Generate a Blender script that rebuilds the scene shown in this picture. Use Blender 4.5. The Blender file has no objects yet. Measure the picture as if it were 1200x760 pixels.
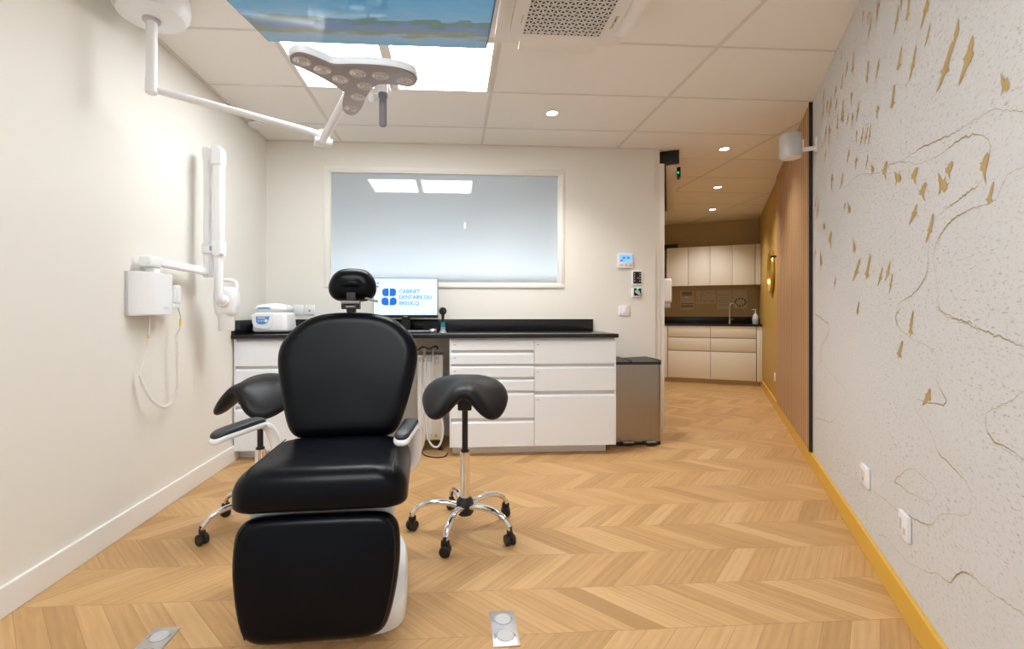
import bpy, bmesh, math, random
from mathutils import Vector, Matrix
random.seed(7)
PI = math.pi
SC = bpy.context.scene
COL = SC.collection
H = 2.56            # ceiling height
LW, BW = -1.598, 4.09   # left wall x, back wall y

# ------------------------------------------------------------------ materials
def mat(name, color, rough=0.5, metal=0.0, spec=0.5, coat=0.0, var=0.03, bump=0.0, scale=40.0, stretch=None,
        emit=None, estr=0.0, trans=0.0):
    m = bpy.data.materials.new(name); m.use_nodes = True
    nt = m.node_tree; b = nt.nodes['Principled BSDF']
    b.inputs['Roughness'].default_value = rough
    b.inputs['Metallic'].default_value = metal
    b.inputs['Specular IOR Level'].default_value = spec
    b.inputs['Coat Weight'].default_value = coat
    b.inputs['Transmission Weight'].default_value = trans
    tc = nt.nodes.new('ShaderNodeTexCoord'); mp = nt.nodes.new('ShaderNodeMapping')
    nz = nt.nodes.new('ShaderNodeTexNoise'); nz.inputs['Scale'].default_value = scale
    nz.inputs['Detail'].default_value = 4
    if stretch: mp.inputs['Scale'].default_value = stretch
    nt.links.new(tc.outputs['Object'], mp.inputs[0]); nt.links.new(mp.outputs[0], nz.inputs['Vector'])
    mx = nt.nodes.new('ShaderNodeMix'); mx.data_type = 'RGBA'
    c = color
    mx.inputs['A'].default_value = (c[0]*(1-var), c[1]*(1-var), c[2]*(1-var), 1)
    mx.inputs['B'].default_value = (min(1, c[0]*(1+var)), min(1, c[1]*(1+var)), min(1, c[2]*(1+var)), 1)
    nt.links.new(nz.outputs['Fac'], mx.inputs['Factor'])
    nt.links.new(mx.outputs['Result'], b.inputs['Base Color'])
    if bump:
        bp = nt.nodes.new('ShaderNodeBump'); bp.inputs['Strength'].default_value = bump
        bp.inputs['Distance'].default_value = 0.002
        nt.links.new(nz.outputs['Fac'], bp.inputs['Height']); nt.links.new(bp.outputs[0], b.inputs['Normal'])
    if emit:
        b.inputs['Emission Color'].default_value = (*emit, 1); b.inputs['Emission Strength'].default_value = estr
    return m

M = {}
M['wall'] = mat('wall_paint', (.80, .782, .728), .85, var=.01, bump=.05, scale=200)
M['taupe'] = mat('taupe_paint', (.52, .42, .25), .7, var=.02)
M['mustard'] = mat('mustard_paint', (.52, .33, .07), .55, var=.02)
M['skirt_yellow'] = mat('yellow_skirting', (.72, .42, .05), .4, var=.02)
M['white_trim'] = mat('white_trim', (.84, .83, .80), .45, var=.01)
M['white'] = mat('white_plastic', (.87, .885, .91), .3, var=.01)
M['white_gloss'] = mat('white_lacquer', (.87, .885, .905), .16, coat=.4, var=.01)
M['cab'] = mat('white_laminate', (.84, .885, .935), .38, var=.01)
M['cab_kit'] = mat('kitchen_laminate', (.84, .83, .78), .4, var=.01)
M['gap'] = mat('drawer_recess', (.72, .73, .74), .6, var=.02)
M['sticker'] = mat('grey_tag', (.35, .35, .36), .6)
M['black_top'] = mat('black_stone', (.008, .008, .010), .22, var=.2, scale=300)
M['leather'] = mat('black_leather', (.0018, .0026, .0048), .30, spec=.15, var=.1, bump=.12, scale=350)
M['pu'] = mat('black_vinyl', (.0045, .005, .0065), .42, spec=.28, var=.1, bump=.12, scale=350)
M['pad'] = mat('armrest_pad', (.022, .026, .034), .4, var=.1)
M['black'] = mat('black_plastic', (.010, .010, .011), .45, var=.1)
M['black_gloss'] = mat('black_gloss', (.008, .008, .009), .12, var=.1)
M['chrome'] = mat('chrome', (.85, .85, .86), .08, metal=1, var=.01)
M['steel_soft'] = mat('satin_alu', (.72, .72, .74), .28, metal=1, var=.02)
M['steel'] = mat('brushed_steel', (.37, .335, .30), .34, metal=1, var=.06, scale=60, stretch=(1, 1, .02))
M['grey'] = mat('grey_plastic', (.28, .28, .30), .45, var=.03)
M['grey_light'] = mat('light_grey_plastic', (.55, .55, .56), .4, var=.03)
M['handle'] = mat('grey_handle', (.20, .20, .23), .4, var=.03)
M['lens_face'] = mat('lamp_face', (.40, .37, .41), .15, var=.02)
M['lens'] = mat('lamp_lens', (.62, .62, .64), .15, metal=.25, var=.3, scale=90)
M['gold'] = mat('gold_metal', (.62, .42, .10), .3, metal=.8, var=.03)
M['mirror'] = mat('mirror_glass', (.9, .9, .9), .02, metal=1, var=.0)
M['blue'] = mat('blue_print', (.02, .16, .62), .4, var=.02)
M['blue_mid'] = mat('blue_panel', (.10, .30, .68), .35, var=.02)
M['blue_pale'] = mat('pale_blue', (.45, .68, .80), .35, var=.02)
M['teal'] = mat('teal_grip', (.0, .26, .32), .35, var=.05)
M['yellow'] = mat('warning_yellow', (.85, .55, .02), .5)
M['red'] = mat('red_mark', (.7, .03, .02), .5)
M['cream_plastic'] = mat('cream_plastic', (.74, .70, .64), .4, var=.01)
M['hose'] = mat('pale_hose', (.70, .69, .67), .45, var=.02)
M['cable_white'] = mat('white_cable', (.82, .81, .78), .5, var=.01)
M['paper'] = mat('paper', (.60, .56, .48), .6, var=.03)
M['ink'] = mat('printed_ink', (.10, .08, .06), .7)
M['ink_soft'] = mat('soft_print', (.30, .27, .22), .7)
M['ac'] = mat('ac_plastic', (.82, .80, .77), .4, var=.01)
M['ac_dark'] = mat('ac_shade', (.012, .016, .03), .7)
M['frame_white'] = mat('window_profile', (.83, .82, .78), .4, var=.01)
M['green_led'] = mat('green_led', (.0, .5, .15), .4, emit=(.02, .9, .3), estr=1.2)
M['screen_blue'] = mat('lcd_blue', (.15, .42, .85), .3, emit=(.16, .45, .95), estr=.75)
M['screen_dark'] = mat('touch_screen', (.01, .02, .03), .12)
M['monitor_bg'] = mat('monitor_picture', (.2, .25, .3), .3, emit=(.62, .85, .97), estr=.95)
M['logo_blue'] = mat('logo_blue', (.0, .05, .25), .4, emit=(.0, .12, .50), estr=.8)
M['logo_text'] = mat('logo_letters', (.0, .05, .2), .4, emit=(.01, .20, .46), estr=.8)
M['door_white'] = mat('door_white', (.84, .84, .83), .35, var=.01)
M['operator'] = mat('operator_cover', (.74, .70, .62), .35, var=.02)
M['panel_light'] = mat('light_diffuser', (.9, .9, .9), .5, emit=(.95, .98, 1.0), estr=17.0)
M['spot_glow'] = mat('spot_diffuser', (.9, .9, .9), .5, emit=(1.0, .95, .88), estr=14.0)

def wallpaper():
    m = bpy.data.materials.new('speckled_wallpaper'); m.use_nodes = True
    nt = m.node_tree; b = nt.nodes['Principled BSDF']; b.inputs['Roughness'].default_value = .7
    tc = nt.nodes.new('ShaderNodeTexCoord')
    def noise(sc, scale, detail=3, rough=.5):
        mp = nt.nodes.new('ShaderNodeMapping'); mp.inputs['Scale'].default_value = sc
        n = nt.nodes.new('ShaderNodeTexNoise'); n.inputs['Scale'].default_value = scale
        n.inputs['Detail'].default_value = detail; n.inputs['Roughness'].default_value = rough
        nt.links.new(tc.outputs['Object'], mp.inputs[0]); nt.links.new(mp.outputs[0], n.inputs['Vector'])
        return n
    def ramp(n, a, c):
        r = nt.nodes.new('ShaderNodeMapRange'); r.inputs['From Min'].default_value = a; r.inputs['From Max'].default_value = c
        nt.links.new(n.outputs['Fac'], r.inputs['Value']); return r
    speck = ramp(noise((1.0, 1, 3.0), 36, 5, .72), .565, .65)
    mask = ramp(noise((1, 1, 1), 1.9, 2), .30, .60)
    fine = ramp(noise((1.0, 1, 2.5), 55, 3), .56, .68)
    ml = nt.nodes.new('ShaderNodeMath'); ml.operation = 'MULTIPLY'
    nt.links.new(speck.outputs[0], ml.inputs[0]); nt.links.new(mask.outputs[0], ml.inputs[1])
    ad = nt.nodes.new('ShaderNodeMath'); ad.operation = 'MULTIPLY_ADD'; ad.inputs[1].default_value = .35
    nt.links.new(fine.outputs[0], ad.inputs[0]); nt.links.new(ml.outputs[0], ad.inputs[2]); ad.use_clamp = True
    mu = nt.nodes.new('ShaderNodeMath'); mu.operation = 'MULTIPLY'; mu.inputs[1].default_value = .74
    nt.links.new(ad.outputs[0], mu.inputs[0])
    mx = nt.nodes.new('ShaderNodeMix'); mx.data_type = 'RGBA'
    mx.inputs['A'].default_value = (.665, .668, .675, 1); mx.inputs['B'].default_value = (.24, .21, .15, 1)
    nt.links.new(mu.outputs[0], mx.inputs['Factor']); nt.links.new(mx.outputs['Result'], b.inputs['Base Color'])
    return m
M['wallpaper'] = wallpaper()
M['gold_print'] = mat('gold_print', (.54, .39, .16), .45, metal=.15, var=.08, scale=120)
M['gold_line'] = mat('gold_line', (.42, .33, .17), .55, metal=.1, var=.25, scale=60)

def floor_material():
    m = bpy.data.materials.new('oak_chevron'); m.use_nodes = True
    nt = m.node_tree; b = nt.nodes['Principled BSDF']; L = nt.links.new
    uv = nt.nodes.new('ShaderNodeUVMap'); uv.uv_map = 'grain'
    uv2 = nt.nodes.new('ShaderNodeUVMap'); uv2.uv_map = 'edge'
    at = nt.nodes.new('ShaderNodeAttribute'); at.attribute_name = 'tone'
    mp = nt.nodes.new('ShaderNodeMapping'); mp.inputs['Scale'].default_value = (34, 2.6, 1)
    L(uv.outputs[0], mp.inputs[0])
    nz = nt.nodes.new('ShaderNodeTexNoise'); nz.inputs['Scale'].default_value = 1.6; nz.inputs['Detail'].default_value = 6
    nz.inputs['Roughness'].default_value = .6; nz.inputs['Distortion'].default_value = .6
    L(mp.outputs[0], nz.inputs['Vector'])
    wv = nt.nodes.new('ShaderNodeTexWave'); wv.wave_type = 'BANDS'; wv.bands_direction = 'X'
    wv.inputs['Scale'].default_value = .35; wv.inputs['Distortion'].default_value = 5; wv.inputs['Detail'].default_value = 3
    L(mp.outputs[0], wv.inputs['Vector'])
    cr = nt.nodes.new('ShaderNodeValToRGB')
    e = cr.color_ramp.elements
    e[0].position = .25; e[0].color = (.415, .240, .098, 1)
    e[1].position = .75; e[1].color = (.615, .395, .188, 1)
    x = cr.color_ramp.elements.new(.5); x.color = (.525, .315, .135, 1)
    ad = nt.nodes.new('ShaderNodeMath'); ad.operation = 'MULTIPLY_ADD'; ad.inputs[1].default_value = .62
    L(at.outputs['Fac'], ad.inputs[0])
    a2 = nt.nodes.new('ShaderNodeMath'); a2.operation = 'MULTIPLY_ADD'; a2.inputs[1].default_value = .50; a2.inputs[2].default_value = -.10
    L(nz.outputs['Fac'], a2.inputs[0])
    a3 = nt.nodes.new('ShaderNodeMath'); a3.operation = 'MULTIPLY_ADD'; a3.inputs[1].default_value = .09
    L(wv.outputs['Fac'], a3.inputs[0]); L(a2.outputs[0], a3.inputs[2])
    L(a3.outputs[0], ad.inputs[2]); L(ad.outputs[0], cr.inputs['Fac'])
    # dark joints: distance to the plank edge
    sx = nt.nodes.new('ShaderNodeSeparateXYZ'); L(uv2.outputs[0], sx.inputs[0])
    def edge(out, w):
        a = nt.nodes.new('ShaderNodeMath'); a.operation = 'SUBTRACT'; a.inputs[1].default_value = .5; L(out, a.inputs[0])
        c = nt.nodes.new('ShaderNodeMath'); c.operation = 'ABSOLUTE'; L(a.outputs[0], c.inputs[0])
        g = nt.nodes.new('ShaderNodeMath'); g.operation = 'GREATER_THAN'; g.inputs[1].default_value = .5-w; L(c.outputs[0], g.inputs[0])
        return g
    g1 = edge(sx.outputs['X'], .010); g2 = edge(sx.outputs['Y'], .0038)
    mxx = nt.nodes.new('ShaderNodeMath'); mxx.operation = 'MAXIMUM'; L(g1.outputs[0], mxx.inputs[0]); L(g2.outputs[0], mxx.inputs[1])
    mk = nt.nodes.new('ShaderNodeMath'); mk.operation = 'MULTIPLY'; mk.inputs[1].default_value = .55; L(mxx.outputs[0], mk.inputs[0])
    mx = nt.nodes.new('ShaderNodeMix'); mx.data_type = 'RGBA'; mx.inputs['B'].default_value = (.16, .07, .02, 1)
    L(mk.outputs[0], mx.inputs['Factor']); L(cr.outputs[0], mx.inputs['A'])
    L(mx.outputs['Result'], b.inputs['Base Color'])
    b.inputs['Roughness'].default_value = .42; b.inputs['Specular IOR Level'].default_value = .35
    return m
M['floor'] = floor_material()

def ceiling_material():
    m = mat('ceiling_tile', (.88, .865, .835), .9, var=.015, bump=.15, scale=260)
    return m
M['ceiling'] = ceiling_material()
M['tbar'] = mat('ceiling_grid', (.72, .70, .66), .6, var=.01)
M['slat_gap_shade'] = mat('oak_shadow_gap', (.14, .075, .035), .7, var=.1)  # shade between the slats, put into a dark backing colour
M['wood_slat'] = mat('oak_slats', (.54, .335, .18), .5, var=.16, scale=14, stretch=(6, 6, .35))

def pane_material():
    m = bpy.data.materials.new('frosted_glass'); m.use_nodes = True
    nt = m.node_tree; nt.nodes.remove(nt.nodes['Principled BSDF'])
    out = nt.nodes['Material Output']
    tr = nt.nodes.new('ShaderNodeBsdfTranslucent'); tr.inputs['Color'].default_value = (.80, .85, .89, 1)
    df = nt.nodes.new('ShaderNodeBsdfDiffuse'); df.inputs['Color'].default_value = (.40, .44, .46, 1)
    gl = nt.nodes.new('ShaderNodeBsdfGlossy'); gl.inputs['Roughness'].default_value = .015
    m1 = nt.nodes.new('ShaderNodeMixShader'); m1.inputs[0].default_value = .5
    nt.links.new(df.outputs[0], m1.inputs[1]); nt.links.new(tr.outputs[0], m1.inputs[2])
    fr = nt.nodes.new('ShaderNodeFresnel'); fr.inputs['IOR'].default_value = 1.75
    nz = nt.nodes.new('ShaderNodeTexNoise'); nz.inputs['Scale'].default_value = 3
    m2 = nt.nodes.new('ShaderNodeMixShader')
    nt.links.new(fr.outputs[0], m2.inputs[0]); nt.links.new(m1.outputs[0], m2.inputs[1]); nt.links.new(gl.outputs[0], m2.inputs[2])
    nt.links.new(m2.outputs[0], out.inputs[0])
    return m
M['pane'] = pane_material()

def tv_material():
    # a seascape: blue sky, a line of green islands over violet water, pale sand at the bottom
    m = bpy.data.materials.new('seascape_picture'); m.use_nodes = True
    nt = m.node_tree; b = nt.nodes['Principled BSDF']; L = nt.links.new
    tc = nt.nodes.new('ShaderNodeTexCoord'); sp = nt.nodes.new('ShaderNodeSeparateXYZ'); L(tc.outputs['Object'], sp.inputs[0])
    mp = nt.nodes.new('ShaderNodeMapping'); mp.inputs['Scale'].default_value = (1, 3, 1); L(tc.outputs['Object'], mp.inputs[0])
    nz = nt.nodes.new('ShaderNodeTexNoise'); nz.inputs['Scale'].default_value = 9; nz.inputs['Detail'].default_value = 6
    L(mp.outputs[0], nz.inputs['Vector'])
    sc = nt.nodes.new('ShaderNodeMath'); sc.operation = 'MULTIPLY_ADD'; sc.inputs[1].default_value = .24
    L(nz.outputs['Fac'], sc.inputs[0]); L(sp.outputs['Y'], sc.inputs[2])
    mr = nt.nodes.new('ShaderNodeMapRange'); mr.inputs['From Min'].default_value = -.04; mr.inputs['From Max'].default_value = .44
    L(sc.outputs[0], mr.inputs['Value'])
    cr = nt.nodes.new('ShaderNodeValToRGB'); el = cr.color_ramp.elements
    stops = [(0, (.03, .22, .42)), (.30, (.07, .27, .42)), (.43, (.13, .28, .42)), (.47, (.06, .12, .07)), (.535, (.07, .13, .07)),
             (.56, (.07, .13, .27)), (.66, (.10, .15, .27)), (.69, (.14, .15, .08)), (.77, (.17, .19, .12)), (.82, (.20, .27, .33)), (1, (.10, .27, .40))]
    el[0].position, el[0].color = stops[0][0], (*stops[0][1], 1)
    el[1].position, el[1].color = stops[-1][0], (*stops[-1][1], 1)
    for p, c in stops[1:-1]:
        q = el.new(p); q.color = (*c, 1)
    L(mr.outputs[0], cr.inputs['Fac'])
    b.inputs['Base Color'].default_value = (.01, .01, .012, 1); b.inputs['Roughness'].default_value = .10
    L(cr.outputs[0], b.inputs['Emission Color']); b.inputs['Emission Strength'].default_value = .62
    return m
M['tv'] = tv_material()

# ------------------------------------------------------------------ mesh helpers
def add_box(bm, x0, x1, y0, y1, z0, z1, bev=0, seg=2):
    t = bmesh.new()
    bmesh.ops.create_cube(t, size=1)
    bmesh.ops.scale(t, vec=(abs(x1-x0), abs(y1-y0), abs(z1-z0)), verts=t.verts)
    bmesh.ops.translate(t, vec=((x0+x1)/2, (y0+y1)/2, (z0+z1)/2), verts=t.verts)
    if bev: bmesh.ops.bevel(t, geom=t.edges[:], offset=bev, segments=seg, profile=.5, affect='EDGES')
    merge(bm, t)
    return bm
def merge(bm, t, mx=None):
    if mx is not None: t.transform(mx)
    vs = [bm.verts.new(v.co) for v in t.verts]
    t.verts.index_update()
    for f in t.faces:
        try:
            n = bm.faces.new([vs[v.index] for v in f.verts]); n.material_index = f.material_index
        except ValueError: pass
    t.free()
def frame_for(d):
    d = d.normalized(); up = Vector((0, 0, 1)) if abs(d.z) < .95 else Vector((0, 1, 0))
    a = d.cross(up).normalized(); b = a.cross(d).normalized(); return a, b
def add_tube(bm, pts, r, seg=14, caps=True, flat=1.0):
    pts = [Vector(p) for p in pts]; n = len(pts)
    rad = r if isinstance(r, (list, tuple)) else [r]*n
    rings = []; a = None
    for i, p in enumerate(pts):
        d = (pts[min(i+1, n-1)] - pts[max(i-1, 0)])
        if a is None: a, b = frame_for(d)
        else:
            dn = d.normalized(); a = (a - dn*a.dot(dn)).normalized(); b = a.cross(dn).normalized()
        rings.append([bm.verts.new(p + (a*math.cos(2*PI*k/seg) + b*flat*math.sin(2*PI*k/seg))*rad[i]) for k in range(seg)])
    for i in range(n-1):
        for k in range(seg):
            bm.faces.new((rings[i][k], rings[i][(k+1) % seg], rings[i+1][(k+1) % seg], rings[i+1][k]))
    if caps:
        bm.faces.new(rings[0][::-1]); bm.faces.new(rings[-1])
    return bm
def add_lathe(bm, prof, c=(0, 0, 0), axis='z', seg=32, caps=True):
    rings = []
    for r, z in prof:
        ring = []
        for k in range(seg):
            t = 2*PI*k/seg; x, y = r*math.cos(t), r*math.sin(t)
            v = {'z': (x, y, z), 'y': (x, z, y), 'x': (z, x, y)}[axis]
            ring.append(bm.verts.new((v[0]+c[0], v[1]+c[1], v[2]+c[2])))
        rings.append(ring)
    for i in range(len(rings)-1):
        for k in range(seg):
            bm.faces.new((rings[i][k], rings[i][(k+1) % seg], rings[i+1][(k+1) % seg], rings[i+1][k]))
    if caps: bm.faces.new(rings[0][::-1]); bm.faces.new(rings[-1])
    return bm
def add_prism(bm, poly, z0, z1, fn=None):
    fn = fn or (lambda x, y, z: (x, y, z))
    a = [bm.verts.new(fn(x, y, z0)) for x, y in poly]; b = [bm.verts.new(fn(x, y, z1)) for x, y in poly]
    n = len(poly)
    for i in range(n): bm.faces.new((a[i], a[(i+1) % n], b[(i+1) % n], b[i]))
    bm.faces.new(a[::-1]); bm.faces.new(b)
    return bm
def spline(pts, per=8, closed=True):
    out = []; n = len(pts); P = [Vector(p) for p in pts]
    rng = range(n) if closed else range(n-1)
    for i in rng:
        if closed: p0, p1, p2, p3 = P[i-1], P[i], P[(i+1) % n], P[(i+2) % n]
        else: p0, p1, p2, p3 = P[max(i-1, 0)], P[i], P[i+1], P[min(i+2, n-1)]
        for k in range(per):
            t = k/per
            out.append(.5*((2*p1) + (p2-p0)*t + (2*p0-5*p1+4*p2-p3)*t*t + (3*p1-p0-3*p2+p3)*t**3))
    if not closed: out.append(P[-1])
    return out
def rrect(hx, hy, r, n=6, cx=0, cy=0):
    out = []
    for sx, sy, a0 in ((1, -1, -PI/2), (1, 1, 0), (-1, 1, PI/2), (-1, -1, PI)):
        for k in range(n+1):
            a = a0 + PI/2*k/n
            out.append((cx + sx*(hx-r) + r*math.cos(a), cy + sy*(hy-r) + r*math.sin(a)))
    return out
def add_cushion(bm, outline, thick, r, fn, bulge=0.0, seg=6, back_bulge=0.0, rback=None):
    """padded pad: outline in (u,v), w from -thick to 0 with rounded rims, fn maps (u,v,w) to space"""
    cu = sum(p[0] for p in outline)/len(outline); cv = sum(p[1] for p in outline)/len(outline)
    hu = max(abs(p[0]-cu) for p in outline); hv = max(abs(p[1]-cv) for p in outline)
    rings = []
    def ring(inset, w, k=1.0):
        su, sv = (hu-inset)/hu*k, (hv-inset)/hv*k
        return [bm.verts.new(fn(cu+(p[0]-cu)*su, cv+(p[1]-cv)*sv, w)) for p in outline]
    rb = rback or min(r, thick/2)
    for k in (.45, .75): rings.append(ring(rb, -thick-back_bulge*(1-k*k), k))
    for i in range(seg+1):
        a = PI/2*i/seg
        rings.append(ring(rb*(1-math.sin(a)), -thick + rb*(1-math.cos(a))))
    for i in range(seg+1):
        a = PI/2*i/seg
        rings.append(ring(r*(1-math.cos(a)), -r*(1-math.sin(a)) if r <= thick-rb else -(thick-rb)*(1-math.sin(a))))
    for k in (.93, .82, .66, .45, .22): rings.append(ring(r, bulge*(1-k*k), k))
    n = len(outline)
    for i in range(len(rings)-1):
        for k in range(n): bm.faces.new((rings[i][k], rings[i][(k+1) % n], rings[i+1][(k+1) % n], rings[i+1][k]))
    bm.faces.new(rings[0][::-1]); bm.faces.new(rings[-1])
    return bm
def text_bm(s, size, align='LEFT', spacing=1.0, depth=0.0):
    cu = bpy.data.curves.new('lettering', 'FONT'); cu.body = s; cu.size = size; cu.align_x = align; cu.space_character = spacing
    cu.extrude = depth; cu.resolution_u = 3; cu.offset = size*.008
    o = bpy.data.objects.new('lettering', cu); COL.objects.link(o)
    dg = bpy.context.evaluated_depsgraph_get(); me = o.evaluated_get(dg).to_mesh()
    t = bmesh.new(); t.from_mesh(me)
    o.evaluated_get(dg).to_mesh_clear(); bpy.data.objects.remove(o); bpy.data.curves.remove(cu)
    return t

# ------------------------------------------------------------------ objects
MW = {}
def thing(name, label, cat, loc=(0, 0, 0), rz=0.0, group=None):
    o = bpy.data.objects.new(name, None); COL.objects.link(o)
    o.empty_display_size = .05
    o.location = loc; o.rotation_euler = (0, 0, rz); o['label'] = label; o['category'] = cat
    if group: o['group'] = group
    MW[o.name] = Matrix.Translation(loc) @ Matrix.Rotation(rz, 4, 'Z')
    return o
def obj(name, bm, material, parent=None, world=False, smooth=35, label=None):
    """one mesh object; world=True: the mesh was laid out in room coordinates"""
    if world and parent is not None: bm.transform(MW[parent.name].inverted())
    bmesh.ops.recalc_face_normals(bm, faces=bm.faces[:])
    me = bpy.data.meshes.new(name); bm.to_mesh(me); bm.free()
    ms = material if isinstance(material, (list, tuple)) else [material]
    for m in ms: me.materials.append(m)
    if smooth:
        for p in me.polygons: p.use_smooth = True
        me.set_sharp_from_angle(angle=math.radians(smooth))
    o = bpy.data.objects.new(name, me); COL.objects.link(o)
    if parent is not None:
        o.parent = parent
        MW[o.name] = MW.get(parent.name, Matrix())
    if label: o['label'] = label
    return o
def tag(o, label, cat, group=None):
    o['label'] = label; o['category'] = cat
    if group: o['group'] = group
    return o
def struct(name, bm, material, smooth=0):
    o = obj(name, bm, material, smooth=smooth); o['kind'] = 'structure'; return o
def place(o, loc, rz): o.location = loc; o.rotation_euler = (0, 0, rz); MW[o.name] = Matrix.Translation(loc) @ Matrix.Rotation(rz, 4, 'Z'); return o
def kids(o): return [c for c in COL.objects if c.parent == o]
def copy_tree(o, parent=None):
    c = o.copy(); COL.objects.link(c)
    if parent is not None: c.parent = parent
    for ch in kids(o): copy_tree(ch, c)
    return c
NB = bmesh.new
def box(*a, **k): return add_box(NB(), *a, **k)
# ------------------------------------------------------------------ the setting
# floor: chevron oak planks, rows along x
def build_floor():
    me = bpy.data.meshes.new('floor')
    V, F, G, E2, T = [], [], [], [], []
    w, pw = .2515, .105
    y0 = 1.544 - w*9
    rnd = random.Random(3)
    for r in range(38):
        ya = y0 + r*w; yb = ya + w
        lean = -1 if (r - 9) % 2 == 0 else 1     # row starting at 1.544 leans left with depth
        off = rnd.random()*.0
        for i in range(-26, 62):
            xa = i*pw + off
            if xa > 5.3 or xa < -2.2: continue
            b = len(V)
            sh = lean*w*.97
            V += [(xa, ya, 0), (xa+pw, ya, 0), (xa+pw+sh, yb, 0), (xa+sh, yb, 0)]
            F.append((b, b+1, b+2, b+3))
            ru, rv = rnd.random()*20, rnd.random()*20
            ln = w*1.41
            G += [(ru, rv), (ru+pw*.71, rv+lean*pw*.0), (ru+pw*.71, rv+ln), (ru, rv+ln)]
            E2 += [(0, 0), (1, 0), (1, 1), (0, 1)]
            T.append(min(1, max(0, rnd.gauss(.46, .15) + (.28 if rnd.random() < .08 else 0))))
    me.from_pydata(V, [], F)
    a = me.uv_layers.new(name='grain'); c = me.uv_layers.new(name='edge')
    for i in range(len(G)): a.data[i].uv = G[i]; c.data[i].uv = E2[i]
    t = me.attributes.new('tone', 'FLOAT', 'FACE')
    for i, v in enumerate(T): t.data[i].value = v
    me.materials.append(M['floor'])
    o = bpy.data.objects.new('floor', me); COL.objects.link(o); o['kind'] = 'structure'
build_floor()

# ceiling with its grid bars
bm = NB()
add_box(bm, -1.75, 5.4, -.7, 8.6, H, H+.05)
n0 = len(bm.faces)
GX = [.26+1.22*k for k in range(-1, 5)]; GY = [2.497+.6045*k for k in range(-5, 11)]
for x in GX: add_box(bm, x-.012, x+.012, -.7, 8.6, H-.003, H+.001)
for y in GY: add_box(bm, -1.75, 5.4, y-.0075, y+.0075, H-.0022, H+.001)
add_box(bm, LW, LW+.02, -.7, BW, H-.004, H+.001); add_box(bm, LW, 1.834, BW-.016, BW, H-.004, H+.001)
bm.faces.ensure_lookup_table()
for f in bm.faces[n0:]: f.material_index = 1
struct('ceiling', bm, [M['ceiling'], M['tbar']])

struct('wall_left', box(LW-.1, LW, -.7, BW+.1, 0, H), M['wall'])
# back wall with the window opening
WX0, WX1, WZ0, WZ1 = -1.075, .966, 1.325, 2.32
bm = NB()
add_box(bm, LW, WX0, BW, BW+.1, 0, H); add_box(bm, WX1, 1.834, BW, BW+.1, 0, H)
add_box(bm, WX0, WX1, BW, BW+.1, 0, WZ0); add_box(bm, WX0, WX1, BW, BW+.1, WZ1, H)
struct('wall_back', bm, M['wall'])
# window: white profile frame and frosted pane
win = bpy.data.objects.new('window_1', None); COL.objects.link(win); win['kind'] = 'structure'; win.location = (-.05, BW, WZ0)
MW['window_1'] = Matrix.Translation((-.05, BW, WZ0))
bm = NB()
def frame(bm, x0, x1, z0, z1, t, ya, yb, bev=.003):
    add_box(bm, x0, x1, ya, yb, z0, z0+t, bev); add_box(bm, x0, x1, ya, yb, z1-t, z1, bev)
    add_box(bm, x0, x0+t, ya, yb, z0+t, z1-t, bev); add_box(bm, x1-t, x1, ya, yb, z0+t, z1-t, bev)
frame(bm, -1.108, .998, 1.298, 2.348, .034, BW-.012, BW+.02)
frame(bm, -1.08, .970, 1.32, 2.325, .026, BW-.006, BW+.06)
obj('window_frame', bm, M['frame_white'], win, world=True)
obj('window_pane', box(-1.06, .95, BW+.03, BW+.036, 1.34, 2.305), M['pane'], win, world=True)

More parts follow.
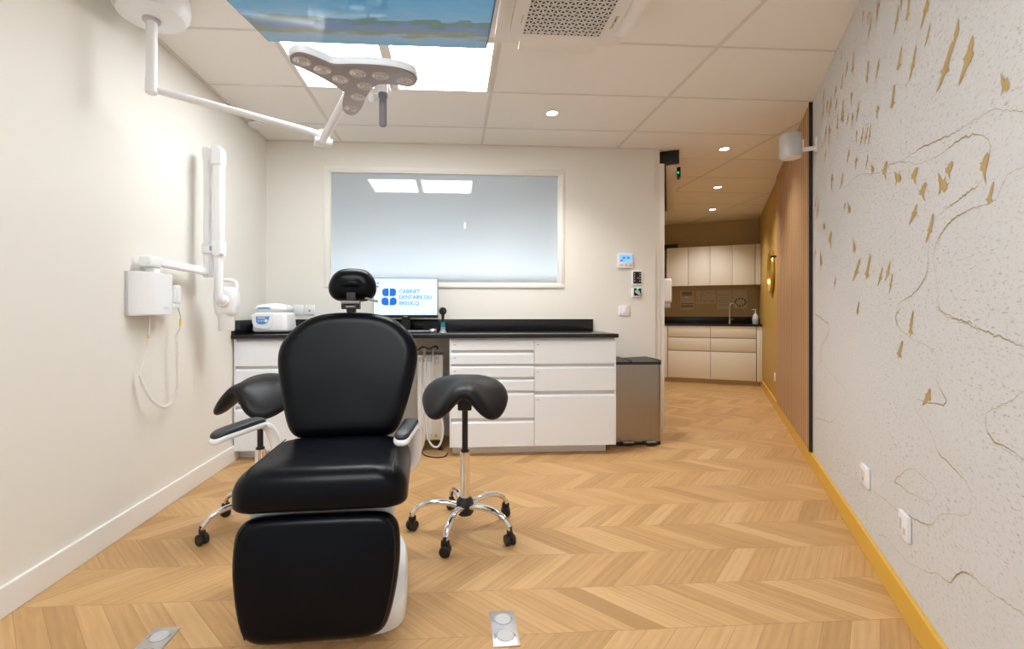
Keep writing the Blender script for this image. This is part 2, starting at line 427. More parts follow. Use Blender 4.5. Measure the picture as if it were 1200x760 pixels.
# right wall: one line of walls; local x runs along the wall into the depth, local y points into the room
RA = (1.529, 1.406, 0.0); RROT = math.atan2(.86250638, .50604618)
BIRDS = [(0.723, 2.444, 0.043, 0.055), (0.636, 2.391, 0.065, 0.057), (0.623, 2.338, 0.064, 0.064), (0.508, 2.345, 0.069, 0.081), (0.281, 2.182, 0.065, 0.077), (0.172, 2.155, 0.075, 0.082), (0.013, 2.059, 0.076, 0.08), (0.223, 2.213, 0.025, 0.031), (-0.007, 1.97, 0.046, 0.049), (-0.203, 1.866, 0.053, 0.07), (-0.132, 1.809, 0.104, 0.109), (-0.266, 1.763, 0.087, 0.104), (0.259, 2.015, 0.091, 0.07), (0.12, 1.939, 0.071, 0.092), (0.91, 2.319, 0.081, 0.098), (1.029, 2.34, 0.071, 0.066), (0.662, 2.156, 0.066, 0.088), (0.508, 2.105, 0.057, 0.072), (1.138, 2.322, 0.077, 0.07), (0.333, 1.904, 0.098, 0.08), (-0.454, 1.623, 0.044, 0.05), (0.926, 2.151, 0.066, 0.069), (1.13, 2.161, 0.086, 0.106), (1.259, 2.254, 0.062, 0.053), (1.28, 2.331, 0.063, 0.049), (1.412, 2.303, 0.091, 0.091), (1.494, 2.33, 0.096, 0.083), (1.621, 2.353, 0.079, 0.098), (1.238, 2.143, 0.061, 0.086), (1.101, 2.125, 0.057, 0.064), (0.91, 2.032, 0.064, 0.085), (0.817, 2.043, 0.061, 0.074), (1.003, 2.073, 0.053, 0.045), (0.508, 1.922, 0.069, 0.054), (1.608, 2.44, 0.078, 0.081), (0.745, 1.899, 0.07, 0.071), (0.676, 1.88, 0.068, 0.07), (0.623, 1.868, 0.051, 0.076), (0.832, 1.929, 0.046, 0.062), (1.435, 2.141, 0.094, 0.123), (1.543, 2.183, 0.075, 0.106), (1.647, 2.158, 0.067, 0.055), (0.994, 1.883, 0.069, 0.057), (0.84, 1.801, 0.077, 0.062), (0.662, 1.756, 0.053, 0.05), (0.58, 1.71, 0.049, 0.056), (0.414, 1.642, 0.084, 0.076), (0.267, 1.589, 0.082, 0.057), (0.104, 1.542, 0.077, 0.059), (0.031, 1.47, 0.078, 0.062), (-0.115, 1.473, 0.077, 0.07), (-0.16, 1.491, 0.061, 0.045), (-0.36, 1.441, 0.054, 0.078), (-0.385, 1.377, 0.048, 0.049), (1.367, 1.84, 0.089, 0.1), (1.13, 1.792, 0.076, 0.078), (0.976, 1.616, 0.077, 0.066), (1.065, 1.629, 0.045, 0.054), (1.581, 1.626, 0.078, 0.048), (1.8, 1.771, 0.102, 0.114), (1.875, 1.821, 0.091, 0.088), (0.112, 1.417, 0.077, 0.065), (-0.024, 1.348, 0.065, 0.081), (1.412, 1.501, 0.115, 0.112), (0.879, 1.414, 0.071, 0.08), (1.687, 1.431, 0.082, 0.1), (1.29, 1.255, 0.064, 0.059), (0.84, 1.285, 0.153, 0.095), (0.662, 1.284, 0.119, 0.107), (0.474, 1.228, 0.078, 0.067), (0.378, 1.245, 0.071, 0.077), (0.343, 1.193, 0.049, 0.073), (0.817, 1.105, 0.076, 0.057), (0.131, 1.058, 0.039, 0.045), (1.89, 1.481, 0.077, 0.07), (1.556, 2.055, 0.075, 0.063), (1.138, 2.472, 0.048, 0.037), (0.14, 1.038, 0.067, 0.085), (0.251, 0.946, 0.085, 0.07), (-0.002, 0.807, 0.071, 0.066), (0.821, 1.094, 0.047, 0.043)]
LINES = [[(-0.53, 1.523), (-0.463, 1.553), (-0.407, 1.577), (-0.346, 1.583), (-0.254, 1.587), (-0.121, 1.601), (0.042, 1.626), (0.197, 1.63), (0.373, 1.659), (0.463, 1.66)], [(0.373, 1.659), (0.24, 1.637), (0.078, 1.583), (-0.091, 1.558), (-0.176, 1.561), (-0.254, 1.559), (-0.335, 1.539), (-0.383, 1.507), (-0.387, 1.474), (-0.362, 1.455), (-0.346, 1.416), (-0.278, 1.404), (-0.203, 1.391), (-0.105, 1.38), (-0.034, 1.346), (-0.021, 1.3), (-0.01, 1.247), (0.007, 1.193), (0.116, 1.142), (0.24, 1.115), (0.285, 1.067), (0.262, 1.039)], [(-0.53, 1.404), (-0.463, 1.396), (-0.407, 1.353), (-0.301, 1.354), (-0.203, 1.349), (-0.105, 1.315), (-0.053, 1.256), (-0.075, 1.188), (-0.091, 1.122), (-0.105, 1.089), (-0.203, 1.064), (-0.301, 1.052)], [(1.158, 1.818), (1.065, 1.737), (0.817, 1.736), (0.49, 1.662)], [(1.931, 1.084), (1.433, 0.99), (1.67, 0.853), (1.561, 0.748), (1.259, 0.703), (1.036, 0.661), (1.154, 0.557), (1.372, 0.438), (1.699, 0.389), (1.931, 0.336)], [(0.229, 1.099), (0.285, 1.065), (0.251, 1.024), (0.12, 0.989), (-0.048, 0.962), (-0.096, 0.918), (-0.081, 0.868), (-0.143, 0.814), (-0.013, 0.791), (0.08, 0.786), (0.091, 0.753), (0.023, 0.722), (-0.054, 0.689), (-0.096, 0.651), (-0.2, 0.635), (-0.279, 0.616), (-0.297, 0.58), (-0.267, 0.53), (-0.113, 0.473), (-0.03, 0.406), (0.099, 0.376), (0.276, 0.339), (0.552, 0.312), (0.837, 0.268), (1.259, 0.19)], [(-0.53, 0.91), (-0.49, 0.881), (-0.433, 0.856), (-0.376, 0.828), (-0.368, 0.793), (-0.403, 0.768), (-0.472, 0.764), (-0.53, 0.754)], [(-0.074, 1.096), (-0.143, 1.071), (-0.254, 1.051), (-0.372, 1.031), (-0.453, 1.018), (-0.53, 1.007)], [(0.3, 0.438), (0.14, 0.535), (0.023, 0.541), (-0.074, 0.528), (-0.013, 0.475), (0.183, 0.447), (0.3, 0.438)], [(0.49, 0.155), (0.378, 0.185), (0.183, 0.194), (0.023, 0.237), (-0.081, 0.281), (-0.158, 0.293), (-0.241, 0.364), (-0.304, 0.381), (-0.393, 0.388), (-0.472, 0.404), (-0.53, 0.415)], [(1.931, 0.648), (1.729, 0.598), (1.85, 0.505)], [(1.89, 1.071), (1.608, 1.031), (1.424, 1.014)]]
BIRD_SHAPES = [
 [(.35,.5),(.45,.42),(.42,.25),(.36,.12),(.48,.06),(.44,-.02),(.30,-.08),(.38,-.12),(.18,-.12),(.05,-.2),(-.15,-.36),(-.45,-.5),(-.38,-.32),(-.22,-.12),(-.10,.02),(-.22,.12),(-.08,.14),(.05,.22),(.18,.38)],
 [(.48,.5),(.5,.38),(.38,.15),(.24,-.06),(.38,-.22),(.20,-.18),(.0,-.24),(-.22,-.42),(-.5,-.5),(-.34,-.34),(-.16,-.12),(-.26,-.02),(-.08,.02),(.10,.2),(.28,.42)],
 [(.38,.5),(.46,.40),(.34,.05),(.22,-.22),(.42,-.40),(.2,-.38),(.1,-.42),(-.02,-.5),(-.08,-.34),(-.3,-.28),(-.12,-.2),(.02,.0),(.2,.36)],
 [(.05,.5),(.2,.42),(.18,.3),(.45,.22),(.40,.02),(.3,.12),(.15,.12),(.05,-.15),(-.05,-.5),(-.2,-.2),(-.15,.08),(-.35,.14),(-.2,.26),(-.1,.42)],
 [(.0,.42),(.3,.5),(.46,.38),(.3,.1),(.12,-.1),(.25,-.5),(.05,-.3),(-.1,-.02),(-.35,.05),(-.25,.2),(-.4,.3),(-.15,.28)],
 [(-.35,.5),(-.05,.2),(.05,.02),(.35,.16),(.28,-.02),(.48,-.2),(.42,-.42),(.2,-.5),(.0,-.3),(-.3,-.5),(-.2,-.22),(-.3,.1)],
]
bm = NB()
add_box(bm, -2.6, 1.965, -.12, 0, 0, H)
rb = random.Random(11)
for i, (s, z, w, h) in enumerate(BIRDS):
    sh = BIRD_SHAPES[rb.choice([0, 1, 2, 3] if z > 1.75 else [4, 5, 4, 0, 5] if z > 1.40 else [1, 2, 0, 1])]; a = rb.uniform(-.12, .12)
    w2, h2 = max(w*1.05, .05), max(h*1.05, .055)
    vs = []
    for px, pz in sh:
        px = -px
        x, y = px*math.cos(a)-pz*math.sin(a), px*math.sin(a)+pz*math.cos(a)
        vs.append(bm.verts.new((s+x*w2, .0012, z+y*h2)))
    f = bm.faces.new(vs); f.material_index = 1
for li, ln in enumerate(LINES):
    P = spline([(a, b, 0) for a, b in ln], 9, closed=False)
    wob = [Vector((p.x+rb.gauss(0, .002), p.y+rb.gauss(0, .002), 0)) for p in P]
    prev = None; ph = rb.uniform(0, 6)
    for i, p in enumerate(wob):
        d = (wob[min(i+1, len(wob)-1)] - wob[max(i-1, 0)]).normalized(); nn = Vector((-d.y, d.x, 0))
        t = (.0005 + .0013*max(0, math.sin(i*.11+ph))**2)*(1+.5*rb.random())
        cur = [bm.verts.new((q.x, .0010, q.y)) for q in (p+nn*t, p-nn*t)]
        if prev:
            f = bm.faces.new((prev[0], prev[1], cur[1], cur[0])); f.material_index = 2
        prev = cur
w = struct('wall_right', bm, [M['wallpaper'], M['gold_print'], M['gold_line']])
place(w, RA, RROT)
# slatted oak cladding beyond the wallpaper
t = thing('slatted_wood_panel', 'tall oak panel of fine vertical slats fixed to the right-hand wall', 'wall panel', RA, RROT)
bm = NB(); x = 1.990
while x < 3.985:
    add_box(bm, x, x+.066, .010, .0163, .10, H); x += .088
obj('backing', box(1.985, 3.99, .001, .0152, .10, H), M['slat_gap_shade'], t)
obj('slats', bm, M['wood_slat'], t, smooth=0)
obj('edge_strip', box(1.967, 1.984, .001, .022, .10, H), M['black'], t, label='black edge strip')
w = struct('wall_corridor', box(1.965, 7.4, -.12, 0, 0, H), M['mustard']); place(w, RA, RROT)
b = struct('baseboard_right', box(-2.6, 6.0, 0, .016, 0, .098, .003), M['skirt_yellow']); place(b, RA, RROT)
bm = NB(); add_box(bm, LW, LW+.016, -.7, 3.55, 0, .112, .004)
struct('baseboard_left', bm, M['white_trim'])

# corridor: left wall, jamb, kitchen end wall
KO = (4.534, 6.532, 0.0); KR = math.radians(-25.5256)
w = struct('wall_kitchen', box(-2.6, .3, .6, .7, 0, H), M['taupe']); place(w, KO, KR)
bm = NB(); add_prism(bm, [(1.90, 4.22), (3.42, 7.75), (3.25, 7.83), (1.75, 4.22)], 0, H)
struct('wall_corridor_left', bm, M['taupe'])
struct('trim_1', box(1.834, 1.884, BW+.02, BW+.16, 0, H), M['wall'])
struct('trim_2', box(1.884, 1.937, BW+.035, BW+.16, 0, 2.44, .004), M['door_white'])

# sliding door operator over the corridor wall
ang = -math.atan2(.927, 1.93)
t = thing('sliding_door_operator', 'long pale sliding-door rail box at ceiling level with black end cap', 'door rail', (1.95, 4.15, 2.44), ang)
obj('cover', box(.008, .105, .03, 2.13, -.002, .118, .006), M['operator'], t)
obj('gap_shadow', box(-.016, .006, .03, 2.13, -.002, .118), M['black'], t, label='black strip standing for the shadow in the gap')  # shadow beside the cover, built as a black strip
obj('end_cap', box(-.087, .122, -.01, .028, -.004, .118, .003), M['black'], t, label='black end cap')
s = obj('motion_sensor', box(.107, .142, .30, .42, -.045, .055, .012), M['black_gloss'], t, label='small black sensor with green light')
obj('indicator_light', box(.112, .124, .294, .301, -.012, .004), M['green_led'], s)

# ------------------------------------------------------------------ ceiling fittings
def led_panel(x0, x1, y0, y1, label):
    t = thing('led_panel', label, 'ceiling light', ((x0+x1)/2, (y0+y1)/2, H-.012), 0, 'square ceiling light panels')
    hx, hy = (x1-x0)/2, (y1-y0)/2
    bm = NB()
    for a in ((-hx, hx, -hy, -hy+.012), (-hx, hx, hy-.012, hy), (-hx, -hx+.012, -hy+.012, hy-.012), (hx-.012, hx, -hy+.012, hy-.012)):
        add_box(bm, *a, 0, .012)
    obj('frame', bm, M['white_trim'], t)
    obj('diffuser', box(-hx+.012, hx-.012, -hy+.012, hy-.012, .003, .010), M['panel_light'], t)
led_panel(-.945, -.395, 2.512, 3.085, 'left of two glowing square ceiling panels behind the television')
led_panel(-.360, .238, 2.512, 3.085, 'right of two glowing square ceiling panels behind the television')

led_panel(-.945, -.395, .095, .668, 'added out-of-view ceiling light panel overhead in front of the television, left one')  # this pair is added outside the frame to help light the room
led_panel(-.360, .238, .095, .668, 'added out-of-view ceiling light panel overhead in front of the television, right one')

def downlight(loc, label):
    t = thing('downlight', label, 'downlight', loc, 0, 'round recessed downlights')
    obj('trim_ring', add_lathe(NB(), [(.040, 0), (.050, -.001), (.052, -.004), (.047, -.007), (.040, -.006), (.040, 0)], caps=False), M['white_trim'], t)
    obj('lamp', add_lathe(NB(), [(.001, -.0035), (.041, -.0035), (.041, -.001), (.001, -.001)]), M['spot_glow'], t)
downlight((.739, 3.396, H), 'round downlight in the main ceiling, in front of the window wall')
downlight((2.454, 4.044, H), 'nearest of the three corridor downlights, above the door rail')
downlight((3.125, 5.287, H), 'middle one of the three corridor downlights')
downlight((3.724, 6.428, H), 'farthest corridor downlight, in front of the kitchenette')

t = thing('smoke_detector', 'white round disc detector on ceiling beside the left wall', 'smoke detector', (-1.515, 3.70, H))
obj('base', add_lathe(NB(), [(.045, 0), (.045, -.014), (.04, -.016)]), M['grey'], t, label='dark base ring')
obj('disc', add_lathe(NB(), [(.05, -.016), (.062, -.018), (.064, -.026), (.056, -.034), (.01, -.036)]), M['white'], t)

# air conditioner cassette
t = thing('air_conditioner', 'white ceiling cassette air conditioner with triangular lattice grille', 'air conditioner', (.555, 2.12, 2.50))
bm = NB(); add_prism(bm, rrect(.335, .335, .05), .012, .06); obj('body', bm, M['ac'], t)
bm = NB(); add_prism(bm, rrect(.265, .285, .03), -.004, .014); obj('panel', bm, M['ac'], t)
bm = NB(); add_box(bm, -.195, .195, -.185, .215, -.0052, -.0036); obj('shade_plate', bm, M['ac_dark'], t, label='dark plate standing for the shade behind the grille')  # flat plate, the shade behind the lattice is in its dark colour
bm = NB()
def lattice(bm, hx, y0, y1, pitch, wd, z0, z1):
    cx, cy = 0, (y0+y1)/2; hy = (y1-y0)/2
    for a in (0, PI/3, 2*PI/3):
        d = Vector((math.cos(a), math.sin(a))); nn = Vector((-d.y, d.x))
        for k in range(-40, 41):
            o = nn*pitch*k; t0, t1 = -9, 9
            for dd, oo, hh in ((d.x, o.x, hx), (d.y, o.y, hy)):
                if abs(dd) < 1e-6:
                    if abs(oo) > hh: t0, t1 = 1, 0
                    continue
                a1, a2 = (-hh-oo)/dd, (hh-oo)/dd
                t0, t1 = max(t0, min(a1, a2)), min(t1, max(a1, a2))
            if t1 - t0 < .004: continue
            p, q = o+d*t0, o+d*t1
            vs = [p+nn*wd, q+nn*wd, q-nn*wd, p-nn*wd]
            add_prism(bm, [(v.x+cx, v.y+cy) for v in vs], z0, z1)
lattice(bm, .195, -.185, .215, .0300, .0034, -.0085, -.005)
obj('grille', bm, M['ac'], t, smooth=0)
def flap(name_rot, half):
    bm = NB(); add_box(bm, -half, half, 0, .075, -.006, .006, .004)
    bm.transform(Matrix.Rotation(name_rot, 4, 'Z') @ Matrix.Translation((0, .268, .004)) @ Matrix.Rotation(math.radians(-14), 4, 'X'))
    return bm
for a in (0, -PI/2, PI/2, PI): obj('flap', flap(a, .205), M['ac'], t)
tb = text_bm('SAMSUNG', .021, 'CENTER', 1.05)
tb.transform(Matrix.Translation((.228, .10, -.0045)) @ Matrix.Rotation(PI/2, 4, 'Z') @ Matrix.Rotation(PI, 4, 'X')); obj('brand_lettering', tb, M['ink'], t, smooth=0)
tb = text_bm('Wind-Free', .014, 'CENTER', 1.0)
tb.transform(Matrix.Translation((-.222, .10, -.0045)) @ Matrix.Rotation(PI/2, 4, 'Z') @ Matrix.Rotation(PI, 4, 'X')); obj('feature_lettering', tb, M['ink_soft'], t, smooth=0)

# ceiling television over the patient
t = thing('ceiling_television', 'flat television hung face down below the ceiling, showing a blue seascape', 'television', (-.331, 2.12, 2.287))
TILT = Matrix.Rotation(math.radians(11), 4, 'X')
def tvp(bm): bm.transform(TILT); return bm
obj('housing', tvp(box(-.49, .49, -.57, 0, .002, .035, .004)), M['black_gloss'], t, label='black housing and thin bezel')
scr = obj('screen', box(-.482, .482, -.225, .335, -.001, .0015), M['tv'], t, label='lit screen with islands and blue sky')
scr.matrix_local = TILT @ Matrix.Translation((0, -.342, .0))
bm = NB(); add_tube(bm, [(0, -.30, -.03), (0, -.30, .27)], .03); add_box(bm, -.12, .12, -.42, -.18, .26, .273); add_box(bm, -.1, .1, -.4, -.2, -.035, -.01)
obj('ceiling_bracket', bm, M['grey_light'], t)

# examination lamp on its ceiling arm
LX, LY = -1.391, 2.236
t = thing('examination_lamp', 'white surgical lamp on a jointed arm hanging from a round ceiling mount', 'lamp', (LX, LY, H))
obj('ceiling_mount', add_lathe(NB(), [(.140, 0), (.154, -.010), (.158, -.055), (.152, -.085), (.134, -.112), (.108, -.122), (.01, -.124)], seg=48), M['white'], t)
obj('collar', add_lathe(NB(), [(.036, -.122), (.036, -.134), (.03, -.138)]), M['grey_light'], t, label='grey collar ring')
obj('pole', add_lathe(NB(), [(.0235, -.13), (.0235, -.40), (.0255, -.402), (.0255, -.462), (.020, -.468)]), M['white'], t)
a0 = Vector((LX, LY, 2.118)); a1 = Vector((-.735, 2.715, 2.098))
obj('arm', add_tube(NB(), [a0, a1], .0185), M['white'], t, world=True)
bm = NB(); add_tube(bm, [(-.735, 2.715, 2.125), (-.735, 2.715, 2.055)], [.03, .03], 20)
dv = Vector((.30, -.62, 0)).normalized(); cr = Vector((-dv.y, dv.x, 0))
p = Vector((-.735, 2.70, 2.050)); add_tube(bm, [p-cr*.05, p+cr*.045], .026, 20)
obj('elbow_joint', bm, M['white'], t, world=True)
sp1 = Vector((-.742, 2.69, 2.052)) - cr*.0; sp2 = Vector((-.50, 2.27, 2.135)); sp3 = Vector((-.37, 2.10, 2.155))
obj('spring_arm', add_tube(NB(), [sp1, sp2, sp3], [.021, .021, .021], 16), M['white'], t, world=True)
bm = NB(); add_tube(bm, spline([(-.37, 2.10, 2.155), (-.315, 2.17, 2.14), (-.315, 2.20, 2.09), (-.37, 2.14, 2.06)], 8, False), .02, 12)
add_tube(bm, [(-.40, 2.02, 2.16), (-.40, 2.02, 2.10)], .035, 20)
obj('head_yoke', bm, M['white'], t, world=True)
HZ = 2.045
LAMP = [(-0.619, 1.793), (-0.623, 1.836), (-0.597, 1.865), (-0.534, 1.948), (-0.483, 2.041), (-0.478, 2.08), (-0.505, 2.165), (-0.522, 2.256), (-0.505, 2.303), (-0.469, 2.291), (-0.425, 2.213), (-0.381, 2.098), (-0.346, 2.025), (-0.302, 1.977), (-0.234, 1.977), (-0.174, 1.992), (-0.147, 1.96), (-0.143, 1.904), (-0.163, 1.865), (-0.217, 1.836), (-0.298, 1.822), (-0.379, 1.821), (-0.459, 1.826), (-0.493, 1.798), (-0.531, 1.765), (-0.567, 1.75), (-0.599, 1.763)]
ol = [(p.x, p.y) for p in spline([(a, b, 0) for a, b in LAMP], 5)]
lc = (-.40, 2.0)
head = NB()
def ins(k): return [(lc[0]+(x-lc[0])*k, lc[1]+(y-lc[1])*k) for x, y in ol]
rings = []
for k, z in ((.985, HZ), (1.0, HZ+.005), (1.0, HZ+.02), (.985, HZ+.028), (.95, HZ+.031)):
    rings.append([head.verts.new((x, y, z)) for x, y in ins(k)])
for i in range(len(rings)-1):
    for k in range(len(ol)): head.faces.new((rings[i][k], rings[i][(k+1) % len(ol)], rings[i+1][(k+1) % len(ol)], rings[i+1][k]))
head.faces.new(rings[0][::-1]); head.faces.new(rings[-1])
lh = obj('lamp_head', head, M['white'], t, world=True, label='white three-lobed lamp head')
bm = NB(); add_prism(bm, ins(.978), HZ-.0012, HZ+.001); obj('seal', bm, M['grey'], lh, world=True, label='dark seal around the lens cover')
bm = NB(); add_prism(bm, ins(.955), HZ-.003, HZ+.002); obj('lens_cover', bm, M['lens_face'], lh, world=True, label='grey lens cover')
for (x, y) in [(-0.575, 1.814), (-0.514, 1.873), (-0.461, 1.944), (-0.38, 1.891), (-0.291, 1.906), (-0.198, 1.942), (-0.369, 1.996), (-0.419, 2.1), (-0.474, 2.216)]:
    bm = NB(); add_lathe(bm, [(.001, -.004), (.012, -.0075), (.018, -.003), (.025, -.006), (.034, -.002), (.034, .002)], (x, y, HZ-.003), seg=20)
    obj('led_lens', bm, M['lens'], lh, world=True)
bm = NB(); add_lathe(bm, [(.012, 2.03), (.020, 2.028), (.020, 2.012), (.0165, 2.008), (.0165, 1.893), (.013, 1.887), (.002, 1.886)], (-.30, 2.03, 0), seg=20)
obj('grip_handle', bm, M['handle'], lh, world=True, label='grey sterilisable grip handle')
bm = NB(); add_lathe(bm, [(.018, 2.075), (.022, 2.07), (.022, 2.03), (.018, 2.026)], (-.30, 2.03, 0), seg=20); add_box(bm, -.34, -.30, 2.01, 2.05, 2.05, 2.075, .006)
obj('handle_socket', bm, M['white'], lh, world=True)

# loudspeaker on the right wall
t = thing('wall_speaker', 'white cylindrical loudspeaker on a bracket at the top of the wallpapered wall', 'speaker', RA, RROT)
sx, sy, sz = 1.80, .150, 2.215
obj('body', add_lathe(NB(), [(.045, -.08), (.062, -.078), (.066, -.07), (.066, .072), (.062, .08), (.02, .081)], (sx, sy, sz), seg=40), M['grey_light'], t, label='pale grey fabric body')
obj('bottom_cap', add_lathe(NB(), [(.03, -.0835), (.056, -.082), (.056, -.079), (.03, -.079)], (sx, sy, sz), seg=40), M['white'], t)
bm = NB(); add_box(bm, sx-.02, sx+.02, .001, .012, sz-.06, sz+.04, .004); add_box(bm, sx-.012, sx+.012, .01, .086, sz-.045, sz-.02, .004); add_box(bm, sx-.02, sx+.02, .078, .086, sz-.05, sz+.03)
obj('wall_bracket', bm, M['white'], t)
# ------------------------------------------------------------------ treatment room furniture
FY = 3.47    # cabinet front plane
def drawer_unit(x0, x1, rows, label, plinth, side_l=True, side_r=True, tags=()):
    t = thing('drawer_cabinet', label, 'cabinet', ((x0+x1)/2, FY+.3, 0), 0)
    bm = NB(); add_box(bm, x0+.001, x1-.001, FY+.022, BW-.003, .069, .888)
    obj('carcass', bm, M['gap'], t, world=True)
    if side_l: obj('side_panel', box(x0, x0+.012, FY+.004, BW-.003, .069, .8885), M['cab'], t, world=True)
    if side_r: obj('side_panel', box(x1-.012, x1, FY+.004, BW-.003, .069, .8885), M['cab'], t, world=True)
    obj('plinth', box(plinth[0], plinth[1], FY+.09, FY+.11, 0, .07), M['cab'], t, world=True)
    for k, (a, b) in enumerate(rows):
        # slab front with a bevelled finger lip on its upper edge
        bm = NB()
        fa, fb = x0+(.013 if side_l else .002), x1-(.013 if side_r else .002)
        yz = [(FY, a), (FY, b-.014), (FY+.012, b), (FY+.019, b), (FY+.019, a)]
        p = [[bm.verts.new((x, y, z)) for y, z in yz] for x in (fa, fb)]
        bm.faces.new(p[0]); bm.faces.new(p[1][::-1])
        for i in range(5): bm.faces.new((p[0][i], p[0][(i+1) % 5], p[1][(i+1) % 5], p[1][i]))
        o = obj('drawer', bm, M['cab'], t, world=True, smooth=0)
        if k in tags:
            obj('icon_tag', box(fa+.018, fa+.034, FY-.0008, FY+.001, b-.040, b-.035), M['sticker'], o, world=True)
    return t
drawer_unit(-1.585, -.62, [(.69, .877), (.40, .668), (.072, .378)], 'low white drawer cabinet in the left corner under the white cleaner', (-1.585, -.64), True, True)
rowsL = [(.799, .876), (.694, .777), (.595, .678), (.493, .576), (.288, .473), (.072, .263)]
rowsR = [(.693, .875), (.488, .670), (.072, .459)]
drawer_unit(-.020, .618, rowsL, 'white cabinet of six drawers behind the right-hand saddle stool', (.0, .618), True, False, (0, 1, 2))
drawer_unit(.618, 1.250, rowsR, 'white cabinet of three deep drawers beside the steel waste bin', (.618, 1.20), False, True, (0, 1, 2))
t = thing('worktop', 'long black worktop with raised back edge running below the frosted window', 'worktop', (-.17, 3.77, .889))
obj('slab', box(LW+.001, 1.262, 3.45, BW-.002, .8895, .919, .002), M['black_top'], t, world=True)
bm = NB(); add_box(bm, LW+.001, 1.274-.02, BW-.026, BW-.002, .9192, 1.022, .0015); add_box(bm, LW+.001, LW+.022, 3.455, BW-.028, .9192, 1.022, .0015)
obj('upstand', bm, M['black_top'], t, world=True)

# ultrasonic cleaner
t = thing('ultrasonic_cleaner', 'white bench-top cleaning unit with blue control panel at left end of worktop', 'cleaner', (-1.40, 3.74, .919))
W2, D2 = .135, .125
def cl(bm): bm.transform(Matrix.Translation((-1.395, 3.745, .919))); return bm
bm = NB()
add_cushion(bm, rrect(W2, D2, .035, 5), .15, .02, lambda u, v, w: (u*(1 - .10*max(0, (w+.15))/.15), v*(1-.06*(w+.15)/.15), .162+w))
obj('housing', cl(bm), M['white'], t, world=True)
bm = NB()
add_cushion(bm, rrect(W2*.885, D2*.925, .035, 6), .078, .058, lambda u, v, w: (u, v, .226+w), bulge=.010)
obj('lid', cl(bm), M['white'], t, world=True)
bm = NB(); add_box(bm, -.118, .118, -.10, .10, .004, .016, .004); obj('foot_rail', cl(bm), M['black'], t, world=True)
bm = NB(); add_prism(bm, [(p.x, p.y) for p in spline([(-.098, .150, 0), (.040, .150, 0), (.052, .135, 0), (.045, .07, 0), (.015, .042, 0), (-.06, .042, 0), (-.095, .065, 0), (-.104, .13, 0)], 6)], 0, .006, lambda x, y, z: (x-.02, -D2-.0015-z+.02*(y-.02)/.15*.45, y))
obj('control_surround', cl(bm), M['white_gloss'], t, world=True)
bm = NB(); add_prism(bm, [(-.072, .132), (.030, .132), (.020, .095), (.006, .078), (-.02, .070), (-.055, .074), (-.070, .092)], 0, .002, lambda x, y, z: (x-.022, -D2-.0078-z+.02*(y-.02)/.15*.45, y))
pn = obj('control_panel', cl(bm), M['blue_mid'], t, world=True, label='blue control panel')
bm = NB(); add_box(bm, -.080, -.026, -D2-.007, -D2-.001, .112, .126); obj('display', cl(bm), M['grey_light'], pn, world=True)
for k in range(3):
    bm = NB(); add_box(bm, -.080+.020*k, -.066+.020*k, -D2-.008, -D2-.001, .093, .102); obj('button', cl(bm), M['blue_pale'], pn, world=True)
bm = NB(); add_lathe(bm, [(.001, -.012), (.010, -.012), (.012, -.004), (.012, .01)], (-.018, -D2, .098), 'y', 16); obj('dial', cl(bm), M['white'], pn, world=True)
bm = NB(); add_prism(bm, [(-.075, .188), (-.06, .2), (-.02, .203), (.02, .2), (.035, .188), (.02, .190), (-.06, .190)], 0, .004, lambda x, y, z: (x-.02, -D2+.008-z+.30*(y-.188), y))
obj('lid_badge', cl(bm), M['blue_mid'], t, world=True, label='blue badge on the lid')

# computer on the worktop
t = thing('computer_monitor', 'wide computer screen showing a blue clover-like logo and clinic name, behind the headrest', 'monitor', (-.385, 3.86, .919))
obj('housing', box(-.652, -.118, 3.855, 3.885, 1.036, 1.364, .004), M['black'], t, world=True, label='black housing')
sc_ = obj('screen', box(-.646, -.124, 3.8535, 3.8552, 1.060, 1.359), M['monitor_bg'], t, world=True, label='pale blue lit screen')
def flat_on_screen(poly_xz, y=3.853, th=.0006):
    return add_prism(NB(), poly_xz, 0, th, lambda x, z, w: (x, y-w, z))
def petal(x0, x1, z0, z1, big):
    r = min(x1-x0, z1-z0)*.46; out = []
    for sx, sz, a0 in ((1, -1, -PI/2), (1, 1, 0), (-1, 1, PI/2), (-1, -1, PI)):
        rr = r if (sx, sz) in big else .003
        cx_, cz_ = (x1-rr if sx > 0 else x0+rr), (z1-rr if sz > 0 else z0+rr)
        for k in range(7):
            a = a0+PI/2*k/6; out.append((cx_+rr*math.cos(a), cz_+rr*math.sin(a)))
    return out
def sx_(u): return -.652 + (u-74)/(850-74)*.534     # picture column on the monitor
def sz_(v): return 1.364 - (v-62)/(525-62)*.328
for (u0, u1, v0, v1, big) in ((186, 262, 183, 273, {(-1, 1), (-1, -1)}), (274, 350, 183, 273, {(1, 1), (1, -1)}), (176, 262, 288, 378, {(-1, 1), (-1, -1), (1, 1)}), (274, 357, 288, 378, {(1, 1), (1, -1), (-1, 1)})):
    obj('logo_mark', flat_on_screen(petal(sx_(u0), sx_(u1), sz_(v1), sz_(v0), big)), M['logo_blue'], sc_, world=True)
for s, v in (('CABINET', 238), ('DENTAIRE DU', 305), ('BREUCQ', 374)):
    tb = text_bm(s, .0445, 'LEFT', .93)
    tb.transform(Matrix.Translation((sx_(385), 3.8528, sz_(v))) @ Matrix.Rotation(PI/2, 4, 'X'))
    obj('screen_lettering', tb, M['logo_text'], sc_, world=True, smooth=0)
for u, v in ((133, 122), (133, 162)):
    obj('desktop_icon', flat_on_screen([(sx_(u-11), sz_(v-9)), (sx_(u+11), sz_(v-9)), (sx_(u+11), sz_(v+9)), (sx_(u-11), sz_(v+9))]), M['logo_blue'], sc_, world=True)
